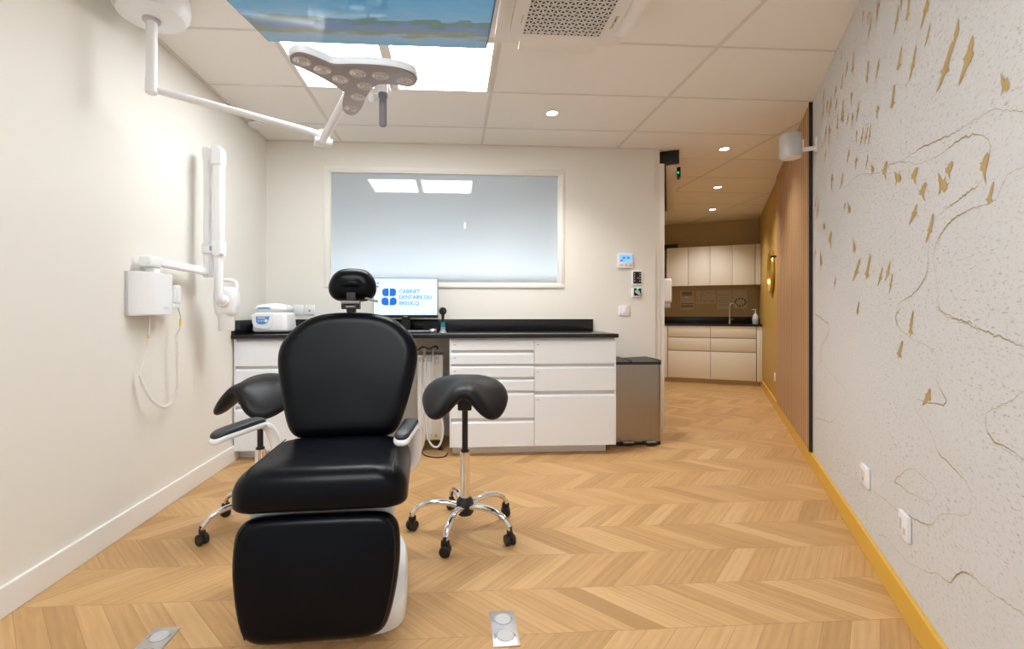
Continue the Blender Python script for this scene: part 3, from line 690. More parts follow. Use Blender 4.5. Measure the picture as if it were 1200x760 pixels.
bm = NB(); add_box(bm, -.50, -.27, 3.82, 3.98, .9195, .930, .003); add_box(bm, -.42, -.35, 3.887, 3.915, .925, 1.15, .004)
obj('stand', bm, M['black'], t, world=True)
obj('badge', box(-.40, -.37, 3.8536, 3.8556, 1.045, 1.050), M['grey_light'], t, world=True)
t = thing('keyboard', 'black computer keyboard lying on the worktop in front of the screen', 'keyboard', (-.36, 3.66, .9195))
obj('keyboard_body', box(-.56, -.175, 3.60, 3.73, .9195, .932, .003), M['black'], t, world=True)
bm = NB()
for r in range(5):
    for k in range(18): add_box(bm, -.552+.0208*k, -.535+.0208*k, 3.607+.024*r, 3.627+.024*r, .932, .9385, .001, 1)
obj('keycaps', bm, M['grey'], t, world=True, smooth=0, label='rows of dark grey keycaps')
m_ = obj('computer_mouse', add_cushion(NB(), [(.030*math.cos(a*PI/10), .048*math.sin(a*PI/10)) for a in range(20)], .034, .018, lambda u, v, w: (-.150+u, 3.62+v, .954+w), bulge=.002), M['steel_soft'])
tag(m_, 'small silver computer mouse on the worktop right of the keyboard', 'mouse')
t = thing('handheld_scanner', 'upright hand tool with round black head and teal grip, at right of the screen', 'dental tool', (-.073, 3.62, .919))
bm = NB(); add_lathe(bm, [(.002, -.03), (.024, -.028), (.030, -.018), (.030, .018), (.024, .028), (.002, .03)], (-.073, 3.605, 1.092), 'y', 24)
obj('head', bm, M['black_gloss'], t, world=True)
bm = NB(); add_tube(bm, [(-.073, 3.612, 1.08), (-.073, 3.62, 1.03), (-.073, 3.625, .992)], [.013, .011, .012]); obj('neck', bm, M['black'], t, world=True)
bm = NB(); add_tube(bm, [(-.073, 3.625, 1.016), (-.073, 3.627, .985), (-.073, 3.628, .965)], [.0125, .0165, .015]); obj('grip', bm, M['teal'], t, world=True, label='teal grip')
bm = NB(); add_lathe(bm, [(.028, 0), (.030, .004), (.026, .010), (.018, .026), (.020, .045), (.014, .047)], (-.073, 3.628, .9195), seg=20); obj('cradle', bm, M['grey'], t, world=True)

# wall sockets and controllers on the back wall
def wall_box(name, label, cat, x0, x1, z0, z1, d, material, y=BW, bev=.006, group=None):
    t = thing(name, label, cat, ((x0+x1)/2, y, (z0+z1)/2), 0, group)
    obj('cover_plate', box(x0, x1, y-d, y-.0008, z0, z1, min(bev, d*.4)), material, t, world=True); return t
t = wall_box('power_socket', 'white wall socket half hidden behind the white cleaner', 'socket', -1.367, -1.283, 1.060, 1.146, .012, M['white'])
t = wall_box('power_socket', 'white wall socket with a small dark hole, left of the chair backrest', 'socket', -1.270, -1.187, 1.060, 1.146, .012, M['white'])
obj('socket_hole', box(-1.237, -1.222, BW-.0128, BW-.011, 1.086, 1.105), M['grey'], t, world=True)
t = wall_box('thermostat', 'white climate controller with blue lit display, topmost device right of the window', 'thermostat', 1.482, 1.622, 1.480, 1.611, .020, M['white'])
obj('display', box(1.500, 1.612, BW-.0208, BW-.0195, 1.535, 1.598), M['screen_blue'], t, world=True, label='blue lit display')
obj('display_segment', box(1.503, 1.528, BW-.0214, BW-.0205, 1.540, 1.552), M['blue'], t, world=True)
for k in range(2): obj('display_digit', box(1.525+.040*k, 1.548+.040*k, BW-.0214, BW-.0205, 1.560, 1.580), M['blue_mid'], t, world=True)
for k in range(3): obj('button', box(1.508+.04*k, 1.524+.04*k, BW-.0212, BW-.0195, 1.500, 1.512), M['grey_light'], t, world=True)
t = wall_box('touch_controller', 'white framed black touch panel with tiny red mark, below the thermostat', 'touch panel', 1.612, 1.708, 1.327, 1.458, .016, M['white'])
obj('screen', box(1.623, 1.697, BW-.0168, BW-.0155, 1.340, 1.447), M['screen_dark'], t, world=True, label='black touch screen')
obj('red_mark', box(1.660, 1.676, BW-.0174, BW-.0165, 1.386, 1.397), M['red'], t, world=True)
for k in range(4):
    obj('icon', box(1.631, 1.640, BW-.0174, BW-.0165, 1.360+.022*k, 1.367+.022*k), M['grey_light'], t, world=True)
    obj('icon', box(1.680, 1.689, BW-.0174, BW-.0165, 1.360+.022*k, 1.367+.022*k), M['grey_light'], t, world=True)
t = wall_box('door_opener_switch', 'small white touchless door switch with a pale hand symbol and green light', 'door switch', 1.612, 1.700, 1.219, 1.304, .020, M['white'])
obj('sensor_face', box(1.628, 1.696, BW-.0208, BW-.0195, 1.232, 1.299), M['screen_dark'], t, world=True, label='black sensor face')
hand = [(1.640, 1.262), (1.638, 1.274), (1.644, 1.283), (1.650, 1.275), (1.654, 1.286), (1.660, 1.287), (1.664, 1.276), (1.670, 1.280), (1.680, 1.265), (1.692, 1.242), (1.684, 1.234), (1.670, 1.240), (1.655, 1.250)]
obj('hand_symbol', add_prism(NB(), hand, 0, .0008, lambda x, z, w: (x, BW-.0208-w, z)), M['grey_light'], t, world=True)
obj('green_light', box(1.655, 1.672, BW-.0218, BW-.0205, 1.288, 1.297), M['green_led'], t, world=True)
t = wall_box('light_switch', 'white double rocker light switch, lowest device right of the window', 'light switch', 1.496, 1.592, 1.053, 1.143, .011, M['white'])
for k in range(2): obj('rocker', box(1.518+.027*k, 1.543+.027*k, BW-.0135, BW-.010, 1.072, 1.124, .002), M['white_gloss'], t, world=True)

# sockets on the right wall (local frame of the wall)
def wall_plate(label, s0, s1, z0, z1, kind):
    t = thing('power_socket', label, 'socket', RA, RROT)
    obj('cover_plate', box(s0, s1, .0008, .014, z0, z1, .004), M['white'], t)
    return t
t = wall_plate('white single wall socket low on the wallpaper, nearer the wood panel', .605, .715, .300, .392, 0)
obj('insert', box(.635, .685, .0135, .0155, .322, .370, .001), M['cream_plastic'], t); obj('pin_hole', box(.655, .662, .0152, .0158, .326, .338), M['black'], t)
t = wall_plate('white wall plate low on the wallpaper, nearest the camera', .125, .213, .275, .367, 1)
obj('slot', box(.178, .196, .0135, .0148, .300, .342), M['grey_light'], t); obj('slot', box(.142, .158, .0135, .0148, .296, .318), M['grey_light'], t)
t = thing('power_socket', 'small white socket low on the mustard wall beside the kitchenette', 'socket', RA, RROT)
obj('cover_plate', box(4.20, 4.29, .0008, .012, .295, .39, .004), M['white'], t)
obj('insert', box(4.222, 4.268, .0115, .0135, .318, .367, .001), M['cream_plastic'], t)

# waste bin
t = thing('pedal_bin', 'tall brushed-steel two-compartment pedal bin with black lids beside the drawers', 'bin', (1.49, 3.86, 0))
def bn(bm): bm.transform(Matrix.Translation((1.488, 3.862, 0))); return bm
bm = NB(); add_prism(bm, rrect(.220, .172, .03), .028, .655); obj('body', bn(bm), M['steel'], t, world=True)
bm = NB(); add_prism(bm, rrect(.222, .175, .03), .004, .028); obj('base_rim', bn(bm), M['black'], t, world=True)
for x0, x1 in ((-.222, -.032), (-.029, .224)):
    bm = NB(); add_prism(bm, rrect((x1-x0)/2, .176, .022, cx=(x0+x1)/2), .656, .678, lambda x, y, z: (x, y*(1-.03*(z > .67)), z + (.014 if z > .67 and abs(y) < .16 else 0)))
    obj('lid', bn(bm), M['black'], t, world=True)
for x in (-.075, .115):
    bm = NB(); add_box(bm, x-.045, x+.045, -.225, -.17, .012, .034, .006); obj('pedal', bn(bm), M['black'], t, world=True)
    # metal tread
    obj('pedal_plate', bn(box(x-.042, x+.042, -.222, -.178, .034, .037)), M['steel_soft'], t, world=True)

# delivery cart under the worktop
t = thing('delivery_cart', 'pale treatment cart with hanging hoses parked under the worktop', 'dental cart', (-.165, 3.75, 0))
obj('cabinet', box(-.272, -.072, 3.62, 3.90, .085, .750, .012), M['cream_plastic'], t, world=True)
obj('front_panel', box(-.262, -.165, 3.612, 3.622, .11, .70, .004), M['white'], t, world=True)
bm = NB(); add_box(bm, -.26, -.10, 3.60, 3.66, .700, .735, .008); add_box(bm, -.135, -.10, 3.585, 3.62, .69, .73, .006)
obj('tool_holder', bm, M['grey_light'], t, world=True)
for x in (-.215, -.150):
    bm = NB(); add_tube(bm, [(x, 3.59, .70), (x, 3.588, .75), (x, 3.60, .80)], [.010, .011, .007]); obj('handpiece', bm, M['grey'], t, world=True)
bm = NB(); add_tube(bm, spline([(-.265, 3.62, .79), (-.225, 3.60, .815), (-.18, 3.60, .80), (-.13, 3.61, .82), (-.11, 3.62, .80)], 6, False), .007); obj('cable', bm, M['black'], t, world=True)
hs = [[(-.205, 3.585, .735), (-.207, 3.575, .60), (-.205, 3.56, .349), (-.212, 3.55, .16), (-.222, 3.545, .075), (-.245, 3.55, .03)],
      [(-.147, 3.585, .746), (-.141, 3.575, .60), (-.115, 3.56, .42), (-.078, 3.545, .26), (-.071, 3.54, .17), (-.090, 3.535, .085), (-.125, 3.535, .058), (-.165, 3.54, .085), (-.190, 3.545, .16), (-.2, 3.56, .35), (-.19, 3.60, .45)],
      [(-.236, 3.60, .72), (-.240, 3.59, .5), (-.225, 3.585, .25), (-.238, 3.58, .09)]]
for h_ in hs: obj('hose', add_tube(NB(), spline(h_, 8, False), .0085, 12), M['hose'], t, world=True)
tri = add_prism(NB(), [(-.100-.045, .110), (-.063-.045, .110), (-.0815-.045, .142)], 0, .0006, lambda x, z, w: (x, 3.6193-w, z))
s = obj('warning_sticker', tri, M['yellow'], t, world=True, label='yellow triangular warning sticker')
obj('warning_mark', box(-.1285, -.1245, 3.6182, 3.6192, .114, .132), M['ink'], s, world=True)
for k in range(6): obj('printed_line', box(-.205+.009*k, -.199+.009*k, 3.6105, 3.6125, .128, .134), M['grey'], t, world=True)
for x in (-.25, -.095):
    for y in (3.66, 3.86):
        bm = NB(); add_lathe(bm, [(.006, -.013), (.033, -.013), (.036, -.008), (.036, .008), (.033, .013), (.006, .013)], (x, y, .037), 'x', 18); add_box(bm, x-.014, x+.014, y-.014, y+.014, .05, .086)
        obj('caster', bm, M['black'], t, world=True)
c_ = obj('power_cable', add_tube(NB(), spline([(-.24, 3.60, .006), (-.20, 3.50, .006), (-.12, 3.45, .006), (-.06, 3.47, .006), (-.035, 3.55, .006)], 8, False), .004, 8), M['black'])
tag(c_, 'thin dark cable lying on the floor in front of the parked cart', 'cable')

# ------------------------------------------------------------------ wall x-ray unit
t = thing('wall_xray_unit', 'white wall-mounted dental x-ray unit with folded arm, tube head and coiled cord', 'x-ray unit', (LW, 2.50, 1.17))
def hor(bm): return bm
prof = [(0, 2.372), (.010, 2.372), (.040, 2.385), (.066, 2.41), (.084, 2.45), (.090, 2.50), (.090, 2.585), (.086, 2.602), (.07, 2.61), (0, 2.61)]
bm = NB(); add_prism(bm, prof, 1.064, 1.286, lambda x, y, z: (LW+.001+x, y, z))
bmesh.ops.bevel(bm, geom=[e for e in bm.edges if abs(e.verts[0].co.z-e.verts[1].co.z) < 1e-6], offset=.006, segments=2, affect='EDGES')
obj('generator_box', bm, M['white_gloss'], t, world=True)
obj('box_backplate', box(LW+.0005, LW+.012, 2.364, 2.374, 1.066, 1.284), M['grey_light'], t, world=True)
tb = text_bm('vatech', .022, 'CENTER'); tb.transform(Matrix.Translation((LW+.0918, 2.545, 1.098)) @ Matrix.Rotation(PI/2, 4, 'Z') @ Matrix.Rotation(PI/2, 4, 'X'))
obj('lettering', tb, M['grey_light'], t, world=True, smooth=0)
bm = NB(); add_box(bm, LW+.03, LW+.075, 2.47, 2.53, 1.285, 1.312, .004); add_cushion(bm, rrect(.055, .030, .018), .055, .01, lambda u, v, w: (LW+.055+v, 2.475+u, 1.368+w))
obj('arm_bracket', bm, M['white_gloss'], t, world=True)
bm = NB()
P0, P1 = Vector((-1.545, 2.49, 1.345)), Vector((-1.500, 2.955, 1.330)); dd = (P1-P0).normalized(); sd = Vector((dd.y, -dd.x, 0)).normalized()
vs = []
for p in (P0, P1):
    for a, c in ((-1, -1), (1, -1), (1, 1), (-1, 1)): vs.append(bm.verts.new(p+sd*a*.021+Vector((0, 0, c*.022))))
for q in ((0, 1, 2, 3), (7, 6, 5, 4), (0, 4, 5, 1), (1, 5, 6, 2), (2, 6, 7, 3), (3, 7, 4, 0)): bm.faces.new([vs[i] for i in q])
bmesh.ops.bevel(bm, geom=bm.edges[:], offset=.006, segments=2, affect='EDGES')
obj('horizontal_arm', bm, M['white_gloss'], t, world=True)
def upright(x, y, z0, z1, hw):
    bm = NB(); add_prism(bm, rrect(hw, hw*.95, hw*.5, 5, x, y), z0, z1); return bm
bm = NB(); add_lathe(bm, [(.02, 1.295), (.030, 1.30), (.030, 1.36), (.026, 1.366), (.026, 1.435)], (-1.500, 2.955, 0), seg=24); obj('pivot_post', bm, M['white_gloss'], t, world=True)
bm = upright(-1.505, 2.955, 1.40, 2.05, .021); obj('rear_arm', bm, M['white_gloss'], t, world=True)
bm = NB(); add_cushion(bm, rrect(.028, .045, .022), .05, .012, lambda u, v, w: (-1.505+u, 2.955+w+.025, 2.055+v)); obj('rear_arm_cap', bm, M['white'], t, world=True)
bm = upright(-1.425, 2.925, 1.50, 2.02, .030); obj('front_arm', bm, M['white_gloss'], t, world=True)
bm = NB(); add_prism(bm, [(-.034, -.05), (.034, -.05), (.034, .04), (.022, .062), (-.02, .082), (-.034, .085)], -.034, .034, lambda x, z, w: (-1.425+x*.95, 2.925+w*.95, 2.025+z))
bmesh.ops.bevel(bm, geom=bm.edges[:], offset=.006, segments=2, affect='EDGES')
obj('front_arm_cap', bm, M['white'], t, world=True)
bm = NB(); add_prism(bm, rrect(.036, .034, .018, 5, -1.425, 2.925), 1.425, 1.515)
bmesh.ops.bevel(bm, geom=[e for e in bm.edges if abs(e.verts[0].co.z-e.verts[1].co.z) < 1e-6], offset=.01, segments=3, affect='EDGES')
add_box(bm, -1.525, -1.44, 2.915, 2.965, 1.44, 1.50, .006)
kj = obj('knuckle_joint', bm, M['white'], t, world=True)
obj('release_tab', box(-1.462, -1.452, 2.888, 2.9, 1.455, 1.482), M['grey'], kj, world=True)
bm = NB(); add_tube(bm, spline([(-1.425, 2.925, 1.44), (-1.425, 2.925, 1.36), (-1.425, 2.925, 1.24), (-1.424, 2.925, 1.185), (-1.419, 2.932, 1.158), (-1.414, 2.96, 1.150)], 6, False), .026, 18); obj('drop_arm', bm, M['white_gloss'], t, world=True)
# tube head: rounded shield with a loop handle and a round collimator below
yc, xc = 3.01, -1.418
out = [(-.045, -.095), (.045, -.095), (.062, -.05), (.068, .02), (.066, .08), (.052, .112), (.02, .122), (-.02, .122), (-.052, .112), (-.066, .08), (-.068, .02), (-.062, -.05)]
bm = NB(); add_cushion(bm, [(p.x, p.y) for p in spline([(a, b-.035 if b > 0 else b, 0) for a, b in out], 4)], .10, .034, lambda u, v, w: (xc+u*1.05, yc+.0+w+.05 if False else yc-.05-w, 1.155+v), bulge=.0)
obj('tube_head', bm, M['white'], t, world=True)
bm = NB(); add_tube(bm, spline([(xc-.055, yc, 1.20), (xc-.062, yc, 1.25), (xc-.045, yc, 1.277), (xc, yc, 1.284), (xc+.045, yc, 1.277), (xc+.062, yc, 1.25), (xc+.055, yc, 1.20)], 5, False), .0125, 12); obj('loop_handle', bm, M['white'], t, world=True)
bm = NB(); add_lathe(bm, [(.046, 1.10), (.047, 1.05), (.046, .97), (.043, .965), (.02, .965)], (xc, yc, 0), seg=28); obj('collimator', bm, M['white_gloss'], t, world=True)
bm = NB(); add_lathe(bm, [(.002, -.022), (.030, -.022), (.038, -.012), (.038, .03)], (xc+.004, yc-.05, 1.150), 'y', 24); obj('swivel_cap', bm, M['white_gloss'], t, world=True)
# hand switch in its holder
bm = NB(); add_prism(bm, rrect(.02, .042, .008), 2.615, 2.640, lambda x, z, y: (-1.53+x, y, 1.175+z)); add_box(bm, -1.545, -1.51, 2.612, 2.680, 1.100, 1.128, .008)
obj('switch_holder', bm, M['white_gloss'], t, world=True)
bm = NB(); add_cushion(bm, rrect(.016, .052, .012), .036, .009, lambda u, v, w: (-1.527+u, 2.690+w, 1.180+v)); obj('hand_switch', bm, M['white'], t, world=True)
cab = [(-1.545, 2.478, 1.064), (-1.55, 2.476, 1.0), (-1.555, 2.474, .93), (-1.565, 2.460, .846), (-1.57, 2.433, .765)]
obj('straight_cable', add_tube(NB(), spline(cab, 8, False), .0028, 8), M['cable_white'], t, world=True)
path = spline([(-1.57, 2.433, .765), (-1.56, 2.447, .71), (-1.55, 2.492, .632), (-1.545, 2.575, .578), (-1.545, 2.650, .585), (-1.545, 2.702, .640), (-1.545, 2.712, .724), (-1.54, 2.70, .822), (-1.54, 2.693, .955)], 60, False)
coil = []; a = None
for i in range(len(path)-1):
    d = path[i+1]-path[i]
    if a is None: a, b_ = frame_for(d)
    else: dn = d.normalized(); a = (a-dn*a.dot(dn)).normalized(); b_ = a.cross(dn)
    th = i*1.05
    coil.append(path[i]+(a*math.cos(th)+b_*math.sin(th))*.0065)
obj('coiled_cord', add_tube(NB(), coil, .0030, 6), M['cable_white'], t, world=True)
obj('switch_lead', add_tube(NB(), spline([(-1.54, 2.693, .955), (-1.535, 2.712, .993), (-1.53, 2.715, 1.04), (-1.528, 2.690, 1.10), (-1.527, 2.672, 1.13)], 8, False), .0032, 8), M['grey_light'], t, world=True)
for p in ((-1.555, 2.4735, .965, .948), (-1.533, 2.7155, 1.045, 1.005)):
    obj('cable_marker', add_tube(NB(), [(p[0], p[1], p[2]), (p[0], p[1], p[3])], .0052, 8), M['yellow'], t, world=True, label='yellow cable marker')

# ------------------------------------------------------------------ floor boxes
def floor_box(c, rz, label):
    t = thing('floor_box', label, 'floor box', (c[0], c[1], 0), rz)
    obj('cover_plate', box(-.044, .044, -.088, .088, .0005, .004, .001), M['steel_soft'], t)
    for y in (-.040, .043):
        bm = NB(); add_lathe(bm, [(.0275, .0036), (.0275, .0046), (.0305, .0046), (.0305, .0036)], (0, y, 0), seg=32); r_ = obj('flap_ring', bm, M['sticker'], t, label='dark ring around the flap')
        bm = NB(); add_lathe(bm, [(.001, .0038), (.0272, .0038), (.0272, .0050), (.001, .0050)], (0, y, 0), seg=32); obj('flap_lid', bm, M['grey_light'], t)
        obj('hinge', box(-.037, -.031, y-.012, y+.010, .0035, .0056, .0008), M['sticker'], t)
        obj('latch', box(.030, .0335, y-.007, y+.007, .0035, .0054, .0008), M['sticker'], t)
floor_box((.177, 1.577), 0, 'flat metal floor socket box on the oak floor, right of the chair')
floor_box((-.972, 1.560), 0, 'flat metal floor socket box cut by the bottom edge, left of the chair')
# ------------------------------------------------------------------ dental chair
t = thing('dental_chair', 'black leather dental chair facing the camera, with white base and leg rest hanging down', 'dental chair', (-.43, 1.75, 0), math.radians(3.2))
ca_, sa_ = math.cos(math.radians(21)), math.sin(math.radians(21))
BB = (.0, .125, .588)
def back_fn(u, v, w): return (BB[0]+u, BB[1] + v*sa_ - w*ca_, BB[2] + v*ca_ + w*sa_)
half = [(.0, -.002), (.10, -.002), (.165, .0), (.205, .020), (.228, .058), (.245, .110), (.265, .185), (.283, .262), (.294, .330), (.290, .385), (.268, .432), (.234, .474), (.190, .508), (.135, .530), (.07, .540)]
ol = [(x, y, 0) for x, y in half] + [(0, .542, 0)] + [(-x, y, 0) for x, y in half[:0:-1]]
OLB = [(p.x, p.y) for p in spline(ol, 3)]
bm = NB(); add_cushion(bm, OLB, .095, .050, back_fn, bulge=-.006, seg=7); obj('backrest', bm, M['leather'], t)
bm = NB()
for k in range(1):
    add_cushion(bm, [(x*.9, .03+y*.9) for x, y in OLB], .03, .012, lambda u, v, w: back_fn(u, v, w-.093)); 
obj('backrest_shell', bm, M['white'], t, label='white rear shell of the backrest')
# seat cushion
def seat_fn(u, v, w):
    f = max(0, (-v-.10)/.2)          # towards the front edge
    return (u*(1+.012*f), v, .598 + w - .06*(v+.30)*.35 - .012*(u/.27)**2)
bm = NB(); add_cushion(bm, rrect(.270, .250, .080, 8, 0, -.056), .126, .072, seat_fn, bulge=.012, seg=8, rback=.022)
seat = obj('seat', bm, M['leather'], t)
for s in (-1, 1):
    pts = []
    for k in range(15):
        v = -.285 + .43*k/14
        p = seat_fn(s*.222, v, -.004 if v > -.23 else -.004-(( -.23-v)/.06)**2*.05)
        pts.append((p[0], p[1], p[2]-.0))
    obj('seam', add_tube(NB(), pts, .0022, 6), M['black'], seat, label='stitched side seam')
# leg rest
lt = math.atan2(.055, .36)
def leg_fn(u, v, w): return (u, -.362 + v*math.sin(lt) - w*math.cos(lt), .098 + v*math.cos(lt) + w*math.sin(lt))
lh_ = [(0, 0), (.12, 0), (.175, .006), (.208, .028), (.226, .075), (.240, .14), (.249, .21), (.250, .27), (.244, .318), (.225, .345), (.19, .358), (.12, .362)]
OLL = [(p.x, p.y) for p in spline([(x, y, 0) for x, y in lh_] + [(0, .363, 0)] + [(-x, y, 0) for x, y in lh_[:0:-1]], 3)]
bm = NB(); add_cushion(bm, OLL, .085, .040, leg_fn, bulge=.010, seg=7); lr = obj('leg_rest', bm, M['leather'], t)
bm = NB(); add_cushion(bm, [(x*.86, .03+y*.84) for x, y in OLL], .03, .01, lambda u, v, w: leg_fn(u, v, w-.085)); obj('leg_rest_shell', bm, M['black'], lr)
for s in (-1, 1):
    pts = [leg_fn(s*(x-.014), y, -.009) for x, y in lh_[3:10]]
    obj('seam', add_tube(NB(), pts, .002, 6), M['black'], lr, label='stitched side seam')
# headrest
def head_fn(u, v, w): return (u, .335 + v*.12 - w*.98 , 1.207 + v + w*.12)
hh = [(0, -.066), (.040, -.070), (.074, -.063), (.098, -.042), (.1065, -.012), (.102, .018), (.087, .048), (.062, .070), (.032, .078)]
OLH = [(p.x, p.y) for p in spline([(x, y, 0) for x, y in hh] + [(0, .080, 0)] + [(-x, y, 0) for x, y in hh[:0:-1]], 3)]
bm = NB(); add_cushion(bm, OLH, .105, .056, head_fn, bulge=.012, seg=8, rback=.045); hr = obj('headrest', bm, M['leather'], t)
bm = NB(); add_box(bm, -.020, .020, .335, .365, 1.08, 1.17, .003); add_box(bm, -.040, -.022, .322, .36, 1.095, 1.132, .003); add_box(bm, .022, .040, .322, .36, 1.095, 1.132, .003)
obj('headrest_bracket', bm, M['black'], t)
bm = NB(); add_tube(bm, [(-.039, .322, 1.125), (.039, .322, 1.125)], .007, 12); add_tube(bm, [(-.021, .325, 1.106), (.021, .325, 1.106)], .005, 12)
obj('headrest_hinge', bm, M['grey'], t, label='grey hinge pins')
obj('headrest_lever', add_tube(NB(), [(.05, .36, 1.15), (.085, .355, 1.137), (.115, .35, 1.130)], [.006, .005, .007], 10), M['grey'], hr)
# white frame, lift and floor base
bm = NB(); add_box(bm, -.175, .175, -.225, .12, .30, .445, .02); add_box(bm, -.225, .225, -.235, .10, .40, .446, .008)
obj('seat_frame', bm, M['white_gloss'], t, label='white frame under the seat')
obj('hinge_bar', box(-.10, .10, -.250, -.236, .425, .442, .004), M['grey'], t)
bm = NB(); add_prism(bm, rrect(.11, .16, .06, 6, 0, .12), .08, .36); obj('lift_column', bm, M['white'], t)
ft = [(0, -.195), (.14, -.193), (.215, -.172), (.250, -.13), (.262, -.06), (.262, .08), (.252, .22), (.215, .32), (.17, .36), (0, .37)]
OLF = [(p.x, p.y) for p in spline([(x, y, 0) for x, y in ft] + [(-x, y, 0) for x, y in ft[-2:0:-1]], 4)]
bm = NB(); rings = []
def fz(y): return .062 + .050*min(1, max(0, (y+.19)/.40))
for k, zf in ((1, .0), (1.0, .35), (.985, .8), (.955, .96), (.90, 1.0)):
    rings.append([bm.verts.new((x*k, .09+(y-.09)*k, .002+fz(y)*zf)) for x, y in OLF])
for i in range(4):
    for k in range(len(OLF)): bm.faces.new((rings[i][k], rings[i][(k+1) % len(OLF)], rings[i+1][(k+1) % len(OLF)], rings[i+1][k]))
bm.faces.new(rings[0][::-1]); bm.faces.new(rings[-1])
fb = obj('floor_base', bm, M['white_gloss'], t, label='glossy white floor base')
obj('base_screw', add_lathe(NB(), [(.001, fz(.26)+.004), (.008, fz(.26)+.004), (.009, fz(.26))], (.205, .26, .002), seg=14), M['grey'], fb)
obj('base_button', add_lathe(NB(), [(.001, fz(-.12)+.007), (.009, fz(-.12)+.006), (.011, fz(-.12)-.004)], (.178, -.10, 0), seg=14), M['blue'], fb, label='blue button')
bm = NB(); add_tube(bm, [(.16, .135, .002+fz(.135)+.0005), (.222, .150, .002+fz(.15)-.001), (.243, .156, .07)], .0018, 6); obj('cover_joint', bm, M['grey'], fb)
# armrests (built in room coordinates)
def armrest(pf, pb, width, stem, label):
    pf, pb = Vector(pf), Vector(pb); d = (pb-pf); L = d.length; dn = d.normalized(); side = Vector((dn.y, -dn.x, 0)).normalized(); up = side.cross(dn)
    if up.z < 0: up = -up
    fn = lambda u, v, w: tuple(pf + side*u + dn*(v+L/2) + up*(w + .012*(1-((v)/(L/2))**2)))
    bm = NB(); add_cushion(bm, rrect(width/2, L/2+.012, width*.40, 6), .024, .011, lambda u, v, w: fn(u*(.92+.10*(v/L)), v, w-.016), bulge=0)
    ar = obj('armrest', bm, M['white_gloss'], t, world=True, label=label)
    bm = NB(); add_cushion(bm, rrect(width/2-.004, L/2+.006, width*.38, 6), .022, .012, lambda u, v, w: fn(u*(.92+.10*(v/L)), v, w), bulge=.002)
    obj('armrest_pad', bm, M['pad'], ar, world=True, label='dark grey arm pad')
    P = spline(stem, 6, False); n = len(P)
    obj('armrest_stem', add_tube(NB(), P, [.026+.012*math.sin(PI*min(1, i/(n-1)*1.2)) for i in range(n)], 16, flat=.55), M['white_gloss'], ar, world=True)
armrest((-.190, 1.725, .628), (-.166, 1.920, .645), .072, [(-.164, 1.90, .620), (-.158, 1.93, .595), (-.160, 1.935, .54), (-.168, 1.93, .48), (-.188, 1.92, .448), (-.23, 1.92, .435)], 'white armrest on the right side')
armrest((-.920, 1.842, .612), (-.805, 2.02, .636), .082, [(-.812, 2.00, .612), (-.785, 2.035, .59), (-.765, 2.05, .54), (-.745, 2.045, .48), (-.69, 2.02, .44), (-.62, 1.99, .43)], 'white armrest swung out on the left side')

# ------------------------------------------------------------------ saddle stools
def saddle_mesh():
    bm = NB()
    hp = [(0, -.165), (.045, -.172), (.088, -.176), (.128, -.158), (.172, -.108), (.202, -.04), (.212, .035), (.195, .105), (.155, .155), (.09, .178), (.04, .172)]
    O = [(p.x, p.y) for p in spline([(x, y, 0) for x, y in hp] + [(0, .168, 0)] + [(-x, y, 0) for x, y in hp[:0:-1]], 4)]
    def mid(x, y):
        tt = min(1, max(0, (y+.175)/.35))
        b = min(1, tt*1.25); b = b*b*(3-2*b)
        crest = .728 - .035*(1-tt)**2
        ax = math.sqrt(x*x+.022**2)-.022
        return Vector((x*(1-.0*tt), y, crest - ((1-b)*.150*(1-math.exp(-(ax/.092)**1.55)) + b*(.055*(ax/.21)**2.2 + .03*(ax/.21)**6)) - .006*tt**4))
    def nrm(x, y):
        e = .002
        a = mid(x+e, y)-mid(x-e, y); b = mid(x, y+e)-mid(x, y-e); return a.cross(b).normalized()
    th = .034
    rho = [0.12, .3, .5, .68, .82, .91, .96, .985, 1.0]
    top = []; bot = []
    for r in rho:
        tk = th*math.sqrt(max(0, 1-r**7))*.98 + .001
        T, B = [], []
        for (x, y) in O:
            m_, n_ = mid(x*r, y*r), nrm(x*r, y*r)
            T.append(bm.verts.new(m_+n_*tk)); B.append(bm.verts.new(m_-n_*tk*.9))
        top.append(T); bot.append(B)
    n = len(O)
    def strip(A, B):
        for k in range(n): bm.faces.new((A[k], A[(k+1) % n], B[(k+1) % n], B[k]))
    for i in range(len(rho)-1): strip(top[i], top[i+1]); strip(bot[i+1], bot[i])
    strip(top[-1], bot[-1]); bm.faces.new(top[0][::-1]); bm.faces.new(bot[0])
    return bm
